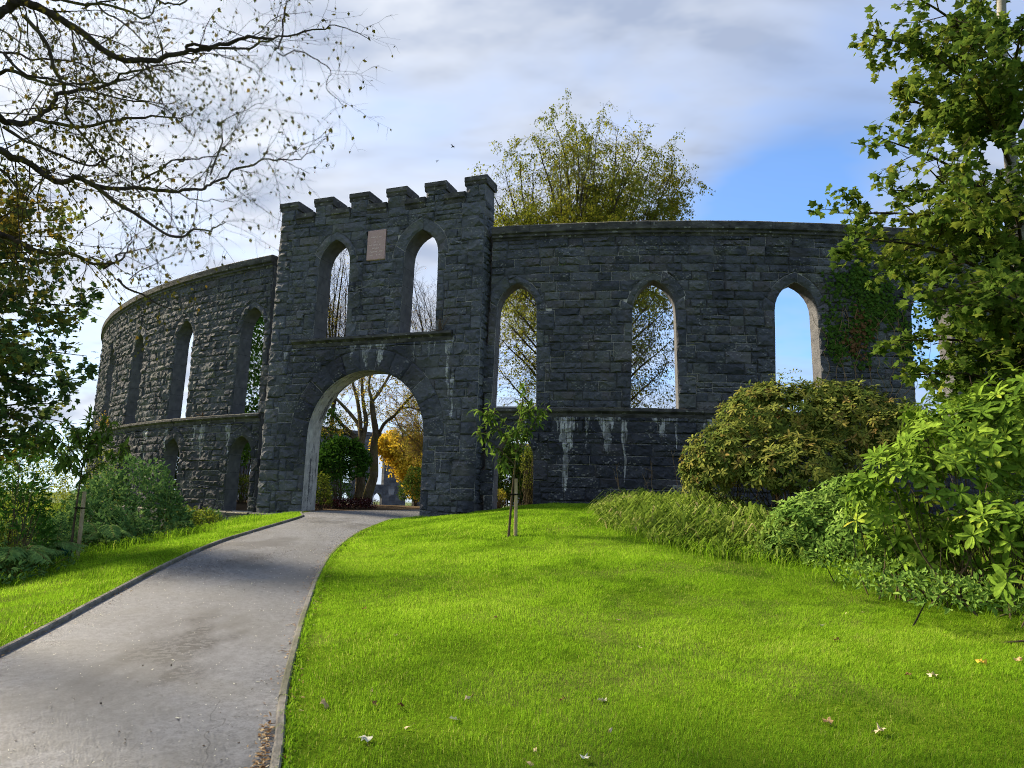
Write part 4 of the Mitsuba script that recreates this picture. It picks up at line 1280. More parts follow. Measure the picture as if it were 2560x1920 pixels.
bush('nettle_bush', 'big rounded green bush against the left wall foot', 'shrub', [gblob(330, 18.5, 1.3, 1.1, 1.75, .5), gblob(270, 17.2, 1.0, .9, 1.35, .3), gblob(395, 18.6, .85, .8, 1.15, .2), gblob(230, 16.4, .9, .8, 1.0, .2), gblob(440, 19.2, .5, .5, .8, .0), gblob(300, 16.0, .8, .7, .75, .1)], 5600, .145, 'nettle_leaf', OVAL, rng, nst=90, tone=(.5, .22), rough=.25, depth=.25)
bush('nettle_bush', 'low spreading bush in sun at the plinth of the left wall', 'shrub', [gblob(470, 20.6, .5, .5, .7, .0), gblob(520, 21.6, .45, .4, .5, .0)], 1100, .10, 'lime_leaf', OVAL, rng, nst=30, tone=(.22, .18), rough=.4, depth=.4)
bush('nettle_bush', 'small leafy plant by the plinth near the gate', 'plant', [gblob(536, 23.0, .35, .3, .5, -.1)], 350, .10, 'nettle_leaf', OVAL, rng, nst=14, tone=(.7, .2), rough=.4)
bush('tall_shrub', 'dark tall shrub with drooping leaves at the left edge below the sycamore', 'shrub', [gblob(20, 11.8, .8, .7, 1.2, .5), gblob(-50, 11.5, .9, .8, 1.3, .5), gblob(60, 12.4, .55, .6, .9, .4), gblob(40, 11.4, .5, .5, 1.0, 1.0)], 2600, .11, 'laurel_leaf', LANCE, rng, nst=60, tone=(.25, .2), rough=.35, depth=.35)
bush('backlit_bush', 'pale yellow-green backlit bush behind the left sapling', 'shrub', [gblob(100, 18.5, 1.1, .9, 1.9, 1.3), gblob(190, 21.5, 1.3, 1.0, 2.2, 1.9), gblob(20, 19.5, 1.3, 1.0, 2.1, 1.5), gblob(140, 17.0, .8, .7, 1.3, .6), gblob(-60, 18, 1.4, 1.2, 2.2, 1.2), gblob(60, 22, 1.8, 1.3, 2.6, 2.0), gblob(240, 23.5, .7, .9, 1.6, 1.4)], 9500, .09, 'lime_leaf', OVAL, rng, nst=70, tone=(.34, .22), rough=.3, depth=.4)
bush('undergrowth', 'tangle of bracken, bramble and nettles along the left verge', 'undergrowth', [gblob(90, 13.6, 1.0, .8, .75, .15), gblob(150, 14.6, .8, .7, .7, .2), gblob(30, 12.4, .8, .7, .55, .05), gblob(230, 15.4, .7, .6, .5, .05), gblob(330, 16.6, .8, .5, .4, .0), gblob(110, 11.8, .6, .6, .32, .05), gblob(20, 10.6, .7, .6, .42, .05), gblob(-60, 10.4, .9, .8, .7, .1), gblob(70, 15.5, 1.0, .8, 1.1, .2)], 6400, .075, 'nettle_leaf', OVAL, rng, nst=130, tone=(.42, .26), rough=.45, depth=.4, bark='twig_tan')
bush('bushy_weed', 'yellowish feathery weeds at the lower left edge', 'plant', [gblob(15, 11.2, .35, .35, .75, .2), gblob(-20, 10.9, .4, .4, .8, .2)], 1400, .06, 'lime_leaf', LANCE, rng, nst=30, tone=(.2, .2), rough=.5, depth=.5)


def fern(label, X0, Y0, L, n, rng, mat='nettle_leaf', group=None):
    t = key('fern'); tag(t, label, 'fern', group)
    z0 = float(hz(X0, Y0))
    st, P, Yv, U, S = [], [], [], [], []
    for k in range(n):
        a = 2 * math.pi * k / n + rng.normal(0, .3); l = L * rng.uniform(.7, 1.15)
        o = np.array([math.cos(a), math.sin(a), 0])
        pts = smooth_line([[X0, Y0, z0], np.array([X0, Y0, z0]) + o * l * .4 + [0, 0, l * .62], np.array([X0, Y0, z0]) + o * l * .95 + [0, 0, l * rng.uniform(.35, .6)]], 6)
        st.append((pts, np.linspace(.006, .002, len(pts)), 3))
        d = nrm(np.gradient(pts, axis=0)); s_ = nrm(np.cross(d, [0, 0, 1.0]))
        for i in range(3, len(pts)):
            for q in (0, .5):
                for sg in (-1, 1):
                    p = pts[i] - d[i] * q * l / 12
                    P.append(p); Yv.append(s_[i] * sg + d[i] * .5 - np.array([0, 0, .15])); U.append(np.cross(s_[i], d[i])); S.append(l * .30 * math.sin(math.pi * min(.95, i / len(pts))) + .02)
    put(f'{t}__stalks', tubes(st), 'twig_tan')
    foliage(t, LANCE, np.array(P), np.array(Yv), np.array(U), np.array(S), tones(rng, len(P), .75, .15), mat, 'fronds')


for (x, Y), lab in (((110, 12.6), 'pale fern standing left of the left sapling'), ((48, 11.0), 'fern low at the left edge of the verge'), ((262, 15.0), 'fern right of the left sapling at the edge of the grass')):
    fern(lab, at(x, 1300, Y)[0], Y, .75, 9, rng)

# ------------------------------------------------------------------ staked saplings
def sapling(label, x0, y0, pole_h, top, shoots, nleaf, size, mat, tone, lean, rng, gtag, guard=False, stake=(.14, 0)):
    t = key('sapling'); tag(t, label, 'sapling', gtag)
    z0 = float(hz(x0, y0))
    b = np.array([x0, y0, z0 - .05])
    tp = np.array([x0 + lean, y0, z0 + top])
    tr = smooth_line([b, b * .6 + tp * .4 + [-.02, 0, 0], tp], 7)
    put(f'{t}__trunk', tubes([(tr, np.linspace(.028, .006, len(tr)), 8)]), 'bark_brown', smooth=True)
    lines = [(1, tr[6:], 0)]
    for h, ang, l, rise in shoots:
        a = tr[int(np.argmin(np.abs(tr[:, 2] - z0 - h)))]
        e = a + np.array([math.cos(ang) * l, math.sin(ang) * l, rise])
        pts = smooth_line([a, (a + e) / 2 + [0, 0, .08 * l], e], 5)
        lines.append((1, pts, np.linspace(.012, .004, len(pts))))
        for _ in range(3):
            i = rng.integers(3, len(pts)); e2 = pts[i] + nrm(rng.normal(0, 1, 3) + (e - a)) * l * .35
            lines.append((1, np.array([pts[i], (pts[i] + e2) / 2 + [0, 0, .02], e2]), np.array([.006, .004, .003])))
    put(f'{t}__branches', tubes([(p, r, 4) for _, p, r in lines[1:]]), 'bark_brown', smooth=True)
    P, D = along(rng, lines[1:], 1, nleaf, .12)
    P2, D2 = along(rng, [lines[0]], 1, nleaf // 6, .3)
    P, D = np.vstack([P, P2]), np.vstack([D, D2]); n = len(P)
    Yd = nrm(D * .55 + rv(rng, n) * .6 + np.array([0, 0, -.45])); Ud = nrm(np.array([0, 0, 1.0]) + .5 * rv(rng, n) + D * .3)
    foliage(t, LANCE, P, Yd, Ud, size * rng.uniform(.6, 1.2, n), tones(rng, n, *tone), mat)
    # the stake and its tie stand beside the tree
    s0 = b + np.array([stake[0], stake[1], -.1])
    sk = key('tree_stake')
    lab2 = 'pale round timber stake ' + ('on the right lawn' if not guard else 'at the left verge') + ' tied to the sapling'
    tag(sk, lab2, 'stake')
    sv, sf = tubes([(np.array([s0, s0 + [-.012, 0, pole_h * .5], s0 + [-.03, 0, pole_h + .1], s0 + [-.0305, 0, pole_h + .103]]), np.array([.036, .035, .034, .001]), 10)])
    put(f'{sk}__post', (sv, sf), 'stake_wood', smooth=40)
    c = s0 + np.array([-.03, 0, pole_h - .2]); c2 = tr[int(np.argmin(np.abs(tr[:, 2] - c[2])))]; c2 = np.array([c2[0], c2[1], c[2]])
    ax = nrm(c2 - c); pr = np.array([-ax[1], ax[0], 0])
    loop = [c - ax * .045 + pr * .0, c + pr * .045, c2 + pr * .035, c2 + ax * .04, c2 - pr * .035, c - pr * .045, c - ax * .045]
    tie = tubes([(smooth_line(loop, 4), np.full(25, .013), 5), (np.array([c + ax * .0 + pr * .045, c + ax * -.12 + pr * .06]), np.array([.008, .006]), 4)])
    put(f'{sk}__tie', tie, 'black_rubber', smooth=True)
    if guard:
        g = key('tree_guard'); tag(g, 'dark green mesh guard round the base of the left sapling', 'guard')
        an = np.linspace(0, 2 * np.pi, 17)[:-1]
        gv = np.vstack([np.stack([b[0] - .12 + .14 * np.cos(an), b[1] + .12 * np.sin(an), np.full(16, z0 + h)], -1) for h in (-.05, .12, .27)])
        k = np.arange(16); gf = np.vstack([np.stack([r * 16 + k, r * 16 + (k + 1) % 16, (r + 1) * 16 + (k + 1) % 16, (r + 1) * 16 + k], 1) for r in (0, 1)])
        put(f'{g}__tube', (gv, gf), 'green_mesh', smooth=True)
    return t


rng = np.random.default_rng(61)
PI = math.pi
sapling('leafy young cherry sapling on the right lawn in front of the wall', .02, 13.95, 1.16, 2.95, [(1.25, PI * 1.06, .45, .45), (1.35, PI * .93, .78, .6), (1.5, PI * 1.05, .65, .75), (1.75, PI, .6, .62), (1.6, 0.1, .6, .9), (1.75, -.1, .45, .8), (1.9, PI * 1.1, .55, .5), (1.9, .3, .3, .75), (1.1, PI * 1.2, .22, .15), (2.1, PI * .5, .4, .5), (1.7, -PI * .5, .5, .4), (2.2, 0.2, .25, .6)], 460, .175, 'cherry_leaf', (.55, .25), .22, rng, None)
sapling('young sapling with drooping olive leaves at the left verge', -7.95, 13.35, 1.3, 2.75, [(1.45, PI, .95, .55), (1.6, PI * .95, 1.05, .75), (1.8, PI * 1.05, .7, .6), (1.5, .1, .7, .45), (1.75, -.1, .55, .6), (1.9, .4, .5, .6), (2.0, PI * 1.2, .4, .6), (1.55, -PI * .5, .6, .4), (1.7, PI * .5, .6, .5), (2.1, .1, .3, .6)], 620, .185, 'cherry_leaf', (.45, .2), .04, rng, None, True)

# ------------------------------------------------------------------ overhanging birch, upper left
rng = np.random.default_rng(71)
bt = key('birch_tree')
tag(bt, 'half-bare birch overhanging from the upper left with dark mossy limbs and fine twigs', 'tree')
tb = np.array([-8.6, 8.2, float(hz(-8.6, 8.2)) - .2])
tr = smooth_line([tb, tb + [.15, 0, 2.2], tb + [.1, .1, 4.6], tb + [.35, -.1, 7.0], tb + [.6, 0, 9.5]], 7)
put(f'{bt}__trunk', tubes([(tr, np.linspace(.24, .09, len(tr)), 12)]), 'bark_dark', smooth=True)


def cr(pts, y0, y1, s=2.011):
    n = len(pts)
    return [at(x / s, y / s, y0 + (y1 - y0) * i / max(1, n - 1)) for i, (x, y) in enumerate(pts)]


limbs = [  # (pixels in an enlargement, depth at start and end, thickness at start and end in metres, attach to the trunk)
    ([(-60, 95), (60, 25), (130, 15), (300, 90), (420, 170), (520, 250), (640, 290), (760, 296), (900, 265), (1050, 262), (1220, 225), (1330, 240), (1402, 262)], 7.6, 8.2, .062, .014, 1),
    ([(930, 262), (945, 212), (1100, 226), (1230, 204), (1350, 170), (1560, 120), (1700, 95), (1840, 150)], 8.0, 7.4, .02, .004, 0),
    ([(1392, 255), (1410, 150), (1430, 60), (1490, -20), (1560, -120)], 8.2, 8.6, .012, .005, 0),
    ([(1392, 258), (1500, 260), (1600, 310), (1660, 350), (1640, 440), (1700, 500), (1740, 545)], 8.2, 8.0, .008, .003, 0),
    ([(-80, 570), (0, 592), (130, 606), (230, 570), (300, 490), (420, 440), (560, 400), (700, 360), (900, 290), (1000, 240)], 7.2, 8.8, .046, .006, 1),
    ([(180, 598), (330, 630), (560, 636), (700, 600), (850, 560), (960, 540)], 7.5, 7.2, .022, .005, 0),
    ([(-80, 745), (0, 752), (80, 772), (170, 840), (270, 884), (380, 884), (450, 920), (530, 942), (680, 915), (830, 932), (970, 910), (1060, 880), (1200, 812), (1330, 770), (1450, 742), (1540, 690)], 7.0, 7.8, .044, .004, 1),
    ([(1330, 772), (1450, 830), (1560, 880)], 7.7, 7.5, .005, .003, 0),
    ([(480, 935), (560, 1000), (680, 1070), (800, 1142), (930, 1130), (1040, 1142), (1110, 1090)], 7.3, 6.8, .024, .004, 0),
    ([(130, 90), (210, 180), (260, 262), (300, 380), (370, 500), (390, 630), (460, 720), (520, 800), (600, 890), (700, 960), (780, 1040)], 7.4, 8.2, .024, .005, 0),
    ([(380, 520), (480, 560), (560, 640), (600, 720), (680, 800), (760, 860)], 7.8, 7.4, .012, .004, 0),
    ([(-80, 1170), (0, 1196), (60, 1202), (180, 1262), (280, 1312), (400, 1332), (520, 1362), (600, 1402), (700, 1412), (760, 1380), (860, 1350)], 8.2, 9.0, .05, .006, 1),
    ([(590, 1400), (640, 1450), (720, 1482), (800, 1532), (860, 1542), (960, 1530)], 8.8, 9.2, .016, .004, 0),
    ([(520, 1352), (640, 1302), (670, 1240), (700, 1160)], 8.6, 8.4, .014, .004, 0),
    ([(-80, 790), (0, 850), (100, 920), (145, 985)], 6.8, 7.0, .032, .008, 1),
    ([(-60, 330), (120, 360), (260, 400), (420, 410), (560, 402), (700, 300), (830, 170)], 7.0, 8.0, .024, .005, 1),
    ([(-60, 240), (60, 240), (180, 300), (420, 330), (600, 480), (820, 520), (900, 480)], 8.4, 8.8, .02, .005, 1),
    ([(0, 250), (80, 330), (280, 360), (500, 420), (760, 480), (900, 600)], 6.8, 6.6, .016, .004, 0),
    ([(20, 640), (120, 700), (280, 760), (430, 800), (560, 780), (640, 740)], 7.0, 7.4, .018, .005, 0),
    ([(-60, -40), (60, -60), (240, 20), (420, 60), (620, 70), (760, 130), (840, 30), (1000, -30)], 7.6, 8.0, .03, .006, 1),
    ([(500, -80), (520, 60), (640, 130), (760, 250), (840, 330)], 8.4, 8.2, .014, .005, 0),
    ([(640, -90), (760, -10), (900, 60), (1050, 30), (1150, -60)], 8.2, 7.8, .016, .005, 0),
    ([(1060, 882), (1110, 700), (1120, 620), (1220, 560), (1340, 500)], 7.6, 7.9, .010, .003, 0),
    ([(700, 920), (860, 800), (1000, 770), (1080, 700), (1140, 600), (1200, 470)], 7.4, 7.9, .011, .003, 0),
    ([(830, 932), (960, 1010), (1100, 1040), (1210, 1050)], 7.5, 7.2, .008, .003, 0),
    ([(650, 1410), (780, 1300), (860, 1240), (930, 1220)], 8.7, 8.5, .007, .003, 0),
    ([(420, 40), (560, -20), (700, -80)], 8.2, 8.4, .012, .004, 0)]
SB = dict(seg=[6, 5, 4], wig=[.12, .2, .24], trop=[0, -.03, -.10], tap=.4, kids=[10, 6], t0=.12, ang=(28, 75), ratio=[.3, .42], rr=.42, rmin=.0017)
fine = []
for pts, y0, y1, ra, rb, att in limbs:
    P3 = cr(pts, y0, y1)
    if att:
        a = tr[int(np.argmin(np.abs(tr[:, 2] - P3[0][2] + .5)))]
        P3 = [a, (a + P3[0]) / 2 + np.array([0, 0, .12])] + P3
    pl = smooth_line(P3, 5)
    pl += np.stack([np.zeros(len(pl)), .12 * np.cumsum(rng.normal(0, .25, len(pl))), np.zeros(len(pl))], -1)
    L = np.linalg.norm(np.diff(pl, axis=0), axis=1).sum()
    put(key(f'{bt}__limb'), tubes([(pl, np.linspace(ra, rb, len(pl)) * rng.uniform(.92, 1.08, len(pl)), 7)]), 'bark_dark', smooth=True)
    st = 0
    own = []
    S = dict(SB, kids=[max(5, int(L * 5.6)), 6], ratio=[min(.9, 1.15 / L), .45])
    kids(rng, own, pl, L, max(ra * .5, .008), 0, S)
    fine += own
tag(put(f'{bt}__twigs', tubes([(p, r, 3) for lv, p, r in fine]), 'bark_dark'), kind='stuff')
P, D = along(rng, fine, 1, 5200)
n = len(P); q = px(P)
dens = np.clip(1.15 - q[:, 0] / 1250 + .5 * (meshkit.fbm(P * 1.2, 3, 2) - .5) * 2, .05, 1)      # barer towards the tips
k = rng.uniform(size=n) < dens
P, D = P[k], D[k]; n = len(P)
Yd = nrm(D * .4 + rv(rng, n) * .6 + np.array([0, 0, -.75])); Ud = rv(rng, n)
tag(foliage(bt, BIRCH, P, Yd, Ud, .052 * rng.uniform(.55, 1.3, n), tones(rng, n, .3, .25), 'overhang_leaf', 'leaves'), kind='stuff')

# ------------------------------------------------------------------ trees inside the ring
def tree(name, label, x, y, height, S, L, r, nleaf, size, mat, bark, tone, rng, lvmin=2, tpl=BIRCH, lean=(0, 0), droop=.5, multi=1, group=None, jitter=.06, lean_up=1.0):
    t = key(name); tag(t, label, 'tree', group)
    z = float(hz(x, y))
    lines = []
    for m in range(multi):
        a = 2 * math.pi * m / max(1, multi) + rng.uniform(0, 1)
        d = np.array([lean[0] + (.16 * math.cos(a) if multi > 1 else 0), lean[1] + (.16 * math.sin(a) if multi > 1 else 0), lean_up])
        grow(rng, lines, [x + (.15 * math.cos(a) if multi > 1 else 0), y, z - .1], d, L * rng.uniform(.88, 1.08), r, 0, S)
    put(f'{t}__trunk', wood(lines, 0, 0, (8,)), bark, smooth=True)
    put(f'{t}__branches', wood(lines, 1, 9, (6, 5, 4, 3, 3)), bark, smooth=True)
    P, D = along(rng, lines, lvmin, nleaf)
    P = P + rng.normal(0, jitter, P.shape)
    n = len(P)
    Yd = nrm(D * .4 + rv(rng, n) * .7 + np.array([0, 0, -droop]))
    foliage(t, tpl, P, Yd, rv(rng, n), size * rng.uniform(.6, 1.3, n), np.clip(tones(rng, n, *tone) + .6 * (meshkit.fbm(P * .35, 3, 4) - .5), 0, .97), mat)
    return t


rng = np.random.default_rng(83)


def tipped(name, label, root, height, tips, S, nleaf, size, mat, bark, tone, r, tpl=BIRCH, jitter=.08, droop=.7, lv=1, clump=.6, up=1.0, bow=.5):
    """A tree whose main limbs run from its stem to the given points; twigs and leaves grow from the limbs."""
    t = key(name); tag(t, label, 'tree')
    x, y = root
    z0 = float(hz(x, y))
    tr = smooth_line([[x, y, z0 - .1], [x + .1, y, z0 + height * .35], [x - .1, y + .1, z0 + height * .7], [x + .1, y, z0 + height]], 8)
    put(f'{t}__trunk', tubes([(tr, np.linspace(r, r * .2, len(tr)), 8)]), bark, smooth=True)
    L = []
    for tip in tips:
        tip = np.asarray(tip, float)
        hor = np.linalg.norm(tip[:2] - [x, y])
        i = int(np.argmin(np.abs(tr[:, 2] - min(tip[2] - .9 * hor - .8, z0 + up * height * rng.uniform(.6, 1)))))
        a = tr[max(3, i)]
        d = np.linalg.norm(tip - a)
        mid = a * (1 - bow) + tip * bow + rng.normal(0, .03, 3) * d
        mid[2] = a[2] + (tip[2] - a[2]) * (.5 if bow > .5 else .56)
        pl = smooth_line([a, mid, tip], 7)
        pl[1:-1] += np.cumsum(rng.normal(0, .018 * d / 4, (len(pl) - 2, 3)), 0)
        rad = np.linspace(min(r * .5, .022 * d + .01), .012, len(pl))
        L.append((0, pl, rad)); kids(rng, L, pl, d, .03, 0, dict(S, kids=[max(6, int(d * S['kids'][0])), *S['kids'][1:]], ratio=[min(.8, S['ratio'][0] / d), *S['ratio'][1:]]))
    put(f'{t}__branches', wood(L, 0, 9, (6, 4, 3, 3)), bark, smooth=True)
    P, D = along(rng, L, lv, nleaf)
    P = P + rng.normal(0, jitter, P.shape)
    k = rng.uniform(size=len(P)) < np.clip(.45 + 4.2 * (meshkit.fbm(P * clump, 3, 8) - .46), .08, 1)
    P, D = P[k], D[k]; n = len(P)
    foliage(t, tpl, P, nrm(D * .4 + rv(rng, n) * .7 + np.array([0, 0, -droop])), rv(rng, n), size * rng.uniform(.6, 1.3, n), np.clip(tones(rng, n, *tone) + .7 * (meshkit.fbm(P * .4, 3, 4) - .5), 0, .97), mat)
    return t


ST = dict(seg=[6, 6, 5], wig=[.1, .14, .16], trop=[0, .02, -.16], tap=.35, kids=[3.2, 7], t0=.22, ang=(25, 60), ratio=[2.6, .5], rr=.5, rmin=.007)
tp = [at(x, y, Y) for x, y, Y in [(1222, 455, 33), (1205, 520, 32), (1262, 425, 32), (1300, 400, 33.5), (1335, 345, 32), (1385, 310, 33), (1440, 300, 32), (1500, 312, 33), (1545, 322, 34), (1592, 352, 32), (1640, 372, 33), (1685, 410, 32), (1712, 455, 33), (1690, 520, 33), (1255, 520, 31), (1650, 470, 31), (1400, 390, 30.5), (1480, 400, 31), (1560, 430, 30), (1330, 470, 30.5), (1620, 540, 32), (1450, 480, 30), (1520, 480, 35), (1380, 480, 35), (1300, 470, 35), (1420, 350, 34), (1600, 440, 34.5), (1340, 410, 34), (1480, 350, 30.5), (1250, 560, 33), (1560, 380, 31), (1400, 540, 31), (1500, 550, 31), (1690, 560, 34)]]
tipped('birch_tree', 'tall yellow-green birch rising behind the right ring wall', (at(1455, 560, 32.5)[0], 32.5), 15.5, tp, dict(ST, kids=[3.0, 6], trop=[0, -.10, -.36], wig=[.12, .2, .16]), 150000, .105, 'birch_leaf', 'bark_dark', (.18, .17), .24, up=.6, bow=.60, droop=.9, clump=.36)
tp = [at(x, y, Y) for x, y, Y in [(1255, 735, 28), (1262, 800, 27.6), (1300, 725, 28.5), (1240, 840, 28), (1245, 915, 27.8), (1290, 860, 28.4), (1295, 985, 28), (1335, 775, 27.5), (1325, 930, 28.4), (1585, 800, 28), (1600, 865, 28.5), (1640, 735, 28), (1685, 765, 28.4), (1590, 935, 27.8), (1625, 985, 28), (1692, 1015, 28.5), (1668, 905, 28), (1600, 725, 27.6), (1640, 850, 27.4), (1285, 790, 29), (1615, 790, 29.5), (1440, 700, 28), (1500, 820, 28), (1690, 840, 28.6)]]
tipped('birch_tree', 'nearer birch hanging across the two lancets right of the gate', (at(1462, 1000, 28.6)[0], 28.6), 8.2, tp, dict(ST, ratio=[1.9, .5], kids=[4, 7], trop=[0, -.03, -.25]), 26000, .085, 'birch_leaf', 'bark_dark', (.16, .16), .17, droop=.9, clump=.9)
SBR = dict(seg=[9, 7, 6, 4], wig=[.05, .09, .14, .2], trop=[.03, .10, .03, -.06], tap=.25, kids=[20, 10, 7], t0=.22, ang=(20, 48), ratio=[.42, .42, .45], rr=.45, rmin=.009)
SBT = dict(ST, ratio=[2.2, .5], kids=[3.2, 6], rmin=.006, trop=[0, .02, -.03], ang=(20, 50))
tipped('bare_birch', 'nearly bare birch seen through the left lancet over the gate', (at(842, 830, 42)[0], 42), 14.5, [at(x, y, Y) for x, y, Y in [(812, 610, 42), (832, 590, 43), (852, 585, 41), (872, 610, 42), (858, 660, 42), (825, 680, 41), (868, 720, 43), (812, 730, 42), (850, 770, 42), (835, 640, 42), (890, 640, 42), (795, 660, 42), (880, 780, 42), (815, 790, 41)]], SBT, 2600, .085, 'birch_leaf', 'bark_dark', (.6, .25), .14, up=.55, bow=.62, clump=.8)
tipped('bare_birch', 'thin bare birch seen through the right lancet over the gate', (at(1120, 1000, 44)[0], 44), 11, [at(x, y, Y) for x, y, Y in [(1018, 700, 44), (1032, 690, 44), (1040, 740, 43), (1058, 720, 44), (1070, 745, 44), (1085, 765, 44), (1015, 760, 45), (1030, 800, 44), (1050, 790, 43), (1075, 805, 44), (1010, 820, 44), (1100, 740, 44), (1000, 730, 44)]], SBT, 1500, .08, 'birch_leaf', 'bark_dark', (.6, .25), .12, up=.55, bow=.55, clump=.8)

# the two-trunked tree in the arch, its limbs followed one by one
ct = key('cherry_tree')
tag(ct, 'two-trunked spreading tree with small golden leaves standing inside the arch', 'tree')


def ar(pts, y0, y1):
    n = len(pts)
    return [at(780 + x / 4.147, 900 + y / 4.147, y0 + (y1 - y0) * i / max(1, n - 1)) for i, (x, y) in enumerate(pts)]


def toground(P3):
    p = P3[0].copy(); p[2] = float(hz(p[0], p[1])) - .1
    P3[0] = p
    return P3


cl = []
T1 = smooth_line(toground(ar([(478, 1500), (500, 1300), (500, 1080), (505, 900)], 33.5, 33.5)), 5)
T2 = smooth_line(toground(ar([(545, 1510), (600, 1330), (640, 1200), (642, 1000), (645, 850), (660, 740), (640, 600), (620, 430)], 33, 33)), 4)
put(f'{ct}__trunk', tubes([(T1, np.linspace(.24, .19, len(T1)), 9)]), 'bark_olive', smooth=True)
put(f'{ct}__trunk_001', tubes([(T2, np.linspace(.24, .12, len(T2)), 9)]), 'bark_olive', smooth=True)
for pts, ra, rb in [([(505, 920), (440, 790), (330, 690), (190, 540), (60, 470)], .12, .05), ([(505, 900), (490, 700), (400, 560), (250, 400), (150, 300)], .12, .05), ([(510, 900), (500, 650), (470, 420), (420, 230), (400, 60)], .12, .05), ([(515, 880), (560, 640), (530, 440), (520, 200), (540, 20)], .12, .05),
                    ([(470, 850), (400, 790), (250, 730), (120, 700)], .07, .03), ([(680, 800), (750, 660), (860, 570), (950, 460), (1060, 350), (1180, 240)], .09, .04), ([(900, 510), (1000, 490), (1120, 525)], .05, .03), ([(620, 430), (700, 330), (790, 180), (860, 20)], .09, .05), ([(622, 430), (590, 280), (610, 120), (640, -40)], .08, .04), ([(850, 580), (900, 680), (950, 780)], .03, .015)]:
    pl = smooth_line(ar(pts, 33.2, 33.2 + rng.uniform(-2, 2)), 5)
    put(key(f'{ct}__limb'), tubes([(pl, np.linspace(ra, rb, len(pl)), 7)]), 'bark_olive', smooth=True)
    L = np.linalg.norm(np.diff(pl, axis=0), axis=1).sum()
    kids(rng, cl, pl, L, .05, 0, dict(seg=[6, 5, 4], wig=[.1, .18, .22], trop=[0, .03, 0], tap=.4, kids=[max(6, int(L * 3)), 7], t0=.2, ang=(30, 70), ratio=[min(.9, 2.2 / L), .45], rr=.4, rmin=.008))
tag(put(f'{ct}__twigs', tubes([(p, r, 3) for lv, p, r in cl]), 'bark_olive'), kind='stuff')
P, D = along(rng, cl, 1, 4200); n = len(P)
tag(foliage(ct, BIRCH, P + rng.normal(0, .05, P.shape), nrm(D * .4 + rv(rng, n) + [0, 0, -.4]), rv(rng, n), .085 * rng.uniform(.6, 1.3, n), tones(rng, n, .55, .25), 'birch_leaf', 'leaves'), kind='stuff')
# golden maple before the far wall
SG = dict(seg=[8, 7, 6], wig=[.06, .12, .18], trop=[.03, .02, -.06], tap=.3, kids=[16, 8], t0=.28, ang=(40, 80), ratio=[.5, .42], rr=.5, rmin=.02)
tipped('golden_maple', 'golden yellow maple in front of the far wall seen through the arch', (at(1040, 1200, 70)[0], 70), 7.5, [at(x, y, Y) for x, y, Y in [(950, 1098, 68), (935, 1110, 69), (975, 1085, 70), (1000, 1095, 68), (1030, 1085, 69), (1060, 1095, 70), (1000, 1115, 67), (1020, 1140, 68), (1045, 1150, 67), (1015, 1170, 67), (1030, 1185, 67), (1050, 1195, 68), (965, 1110, 68), (1075, 1130, 69), (1012, 1120, 71), (1040, 1115, 71), (1008, 1145, 68), (1090, 1090, 69), (1040, 1165, 69), (985, 1105, 69)]], dict(ST, ratio=[1.1, .5], kids=[5, 6], trop=[0, 0, -.1], rmin=.015), 20000, .20, 'gold_leaf', 'bark_dark', (.55, .22), .2, MAPLE2, jitter=.2, clump=.4)
SG2 = dict(SG, kids=[18, 9], ang=(30, 60))
tipped('thin_birch', 'thin tan birch twigs behind the arch on the right, above the golden maple', (at(1110, 1200, 50)[0], 50), 8.5, [at(x, y, Y) for x, y, Y in [(960, 985, 50), (985, 965, 50), (1010, 985, 49), (1040, 960, 50), (1000, 1020, 51), (1025, 1045, 50), (975, 1050, 50), (1045, 1010, 49), (1015, 1075, 50), (950, 1030, 50), (1060, 1060, 50), (985, 1085, 51), (1035, 1095, 50), (970, 1010, 52)]], dict(ST, ratio=[1.9, .5], kids=[4, 8], rmin=.008, trop=[0, .0, -.05]), 9000, .10, 'birch_leaf', 'twig_tan', (.6, .2), .12, clump=.7)


def iblob(x, y, Y, rx, ry, rz):
    return blob(x, y, Y, rx, ry, rz)


bush('laurel_bush', 'dark glossy evergreen bush just inside the arch on the left', 'shrub', [iblob(855, 1165, 28.5, 1.05, 1, 1.1), iblob(862, 1135, 28.5, .6, .6, .6), iblob(832, 1180, 28, .7, .7, .9), iblob(890, 1150, 28.8, .55, .6, .6)], 3600, .17, 'laurel_leaf', OVAL, rng, nst=50, tone=(.35, .25), rough=.35)
bush('conifer', 'dark conifer behind the evergreen bush inside the arch', 'tree', [iblob(820, 1085, 33, .8, .8, 1.4), iblob(812, 1150, 33, 1.1, 1, 1.3), iblob(815, 1220, 33, 1.2, 1.2, 1.2)], 3000, .16, 'laurel_leaf', LANCE, rng, nst=30, tone=(.15, .15), rough=.4)
bush('lime_bush', 'small lime-green bush at the left foot of the arch', 'shrub', [iblob(803, 1225, 25.6, .32, .4, .6), iblob(800, 1250, 25.6, .4, .4, .4)], 900, .10, 'lime_leaf', OVAL, rng, nst=20, tone=(.22, .2), rough=.3)
bush('holly_bush', 'dark green bush beyond the arch on the right, below the golden maple', 'shrub', [iblob(1034, 1235, 48, 1.0, .9, 1.2), iblob(1040, 1200, 48, .7, .7, .8)], 1800, .17, 'ivy_leaf', OVAL, rng, nst=20, tone=(.5, .2))
fx = np.linspace(808, 928, 26)
bush('flower_bed', 'bed of dark red and pink flowers inside the arch', 'flowers', [(lambda p: (p[0], p[1], float(hz(p[0], p[1])) + .12, .28, .25, .26))(at(x, 1262, 28.6 + .6 * math.sin(k))) for k, x in enumerate(fx)], 2600, .075, 'flower_petal', OVAL, rng, nst=60, tone=(.3, .28), rough=.4)
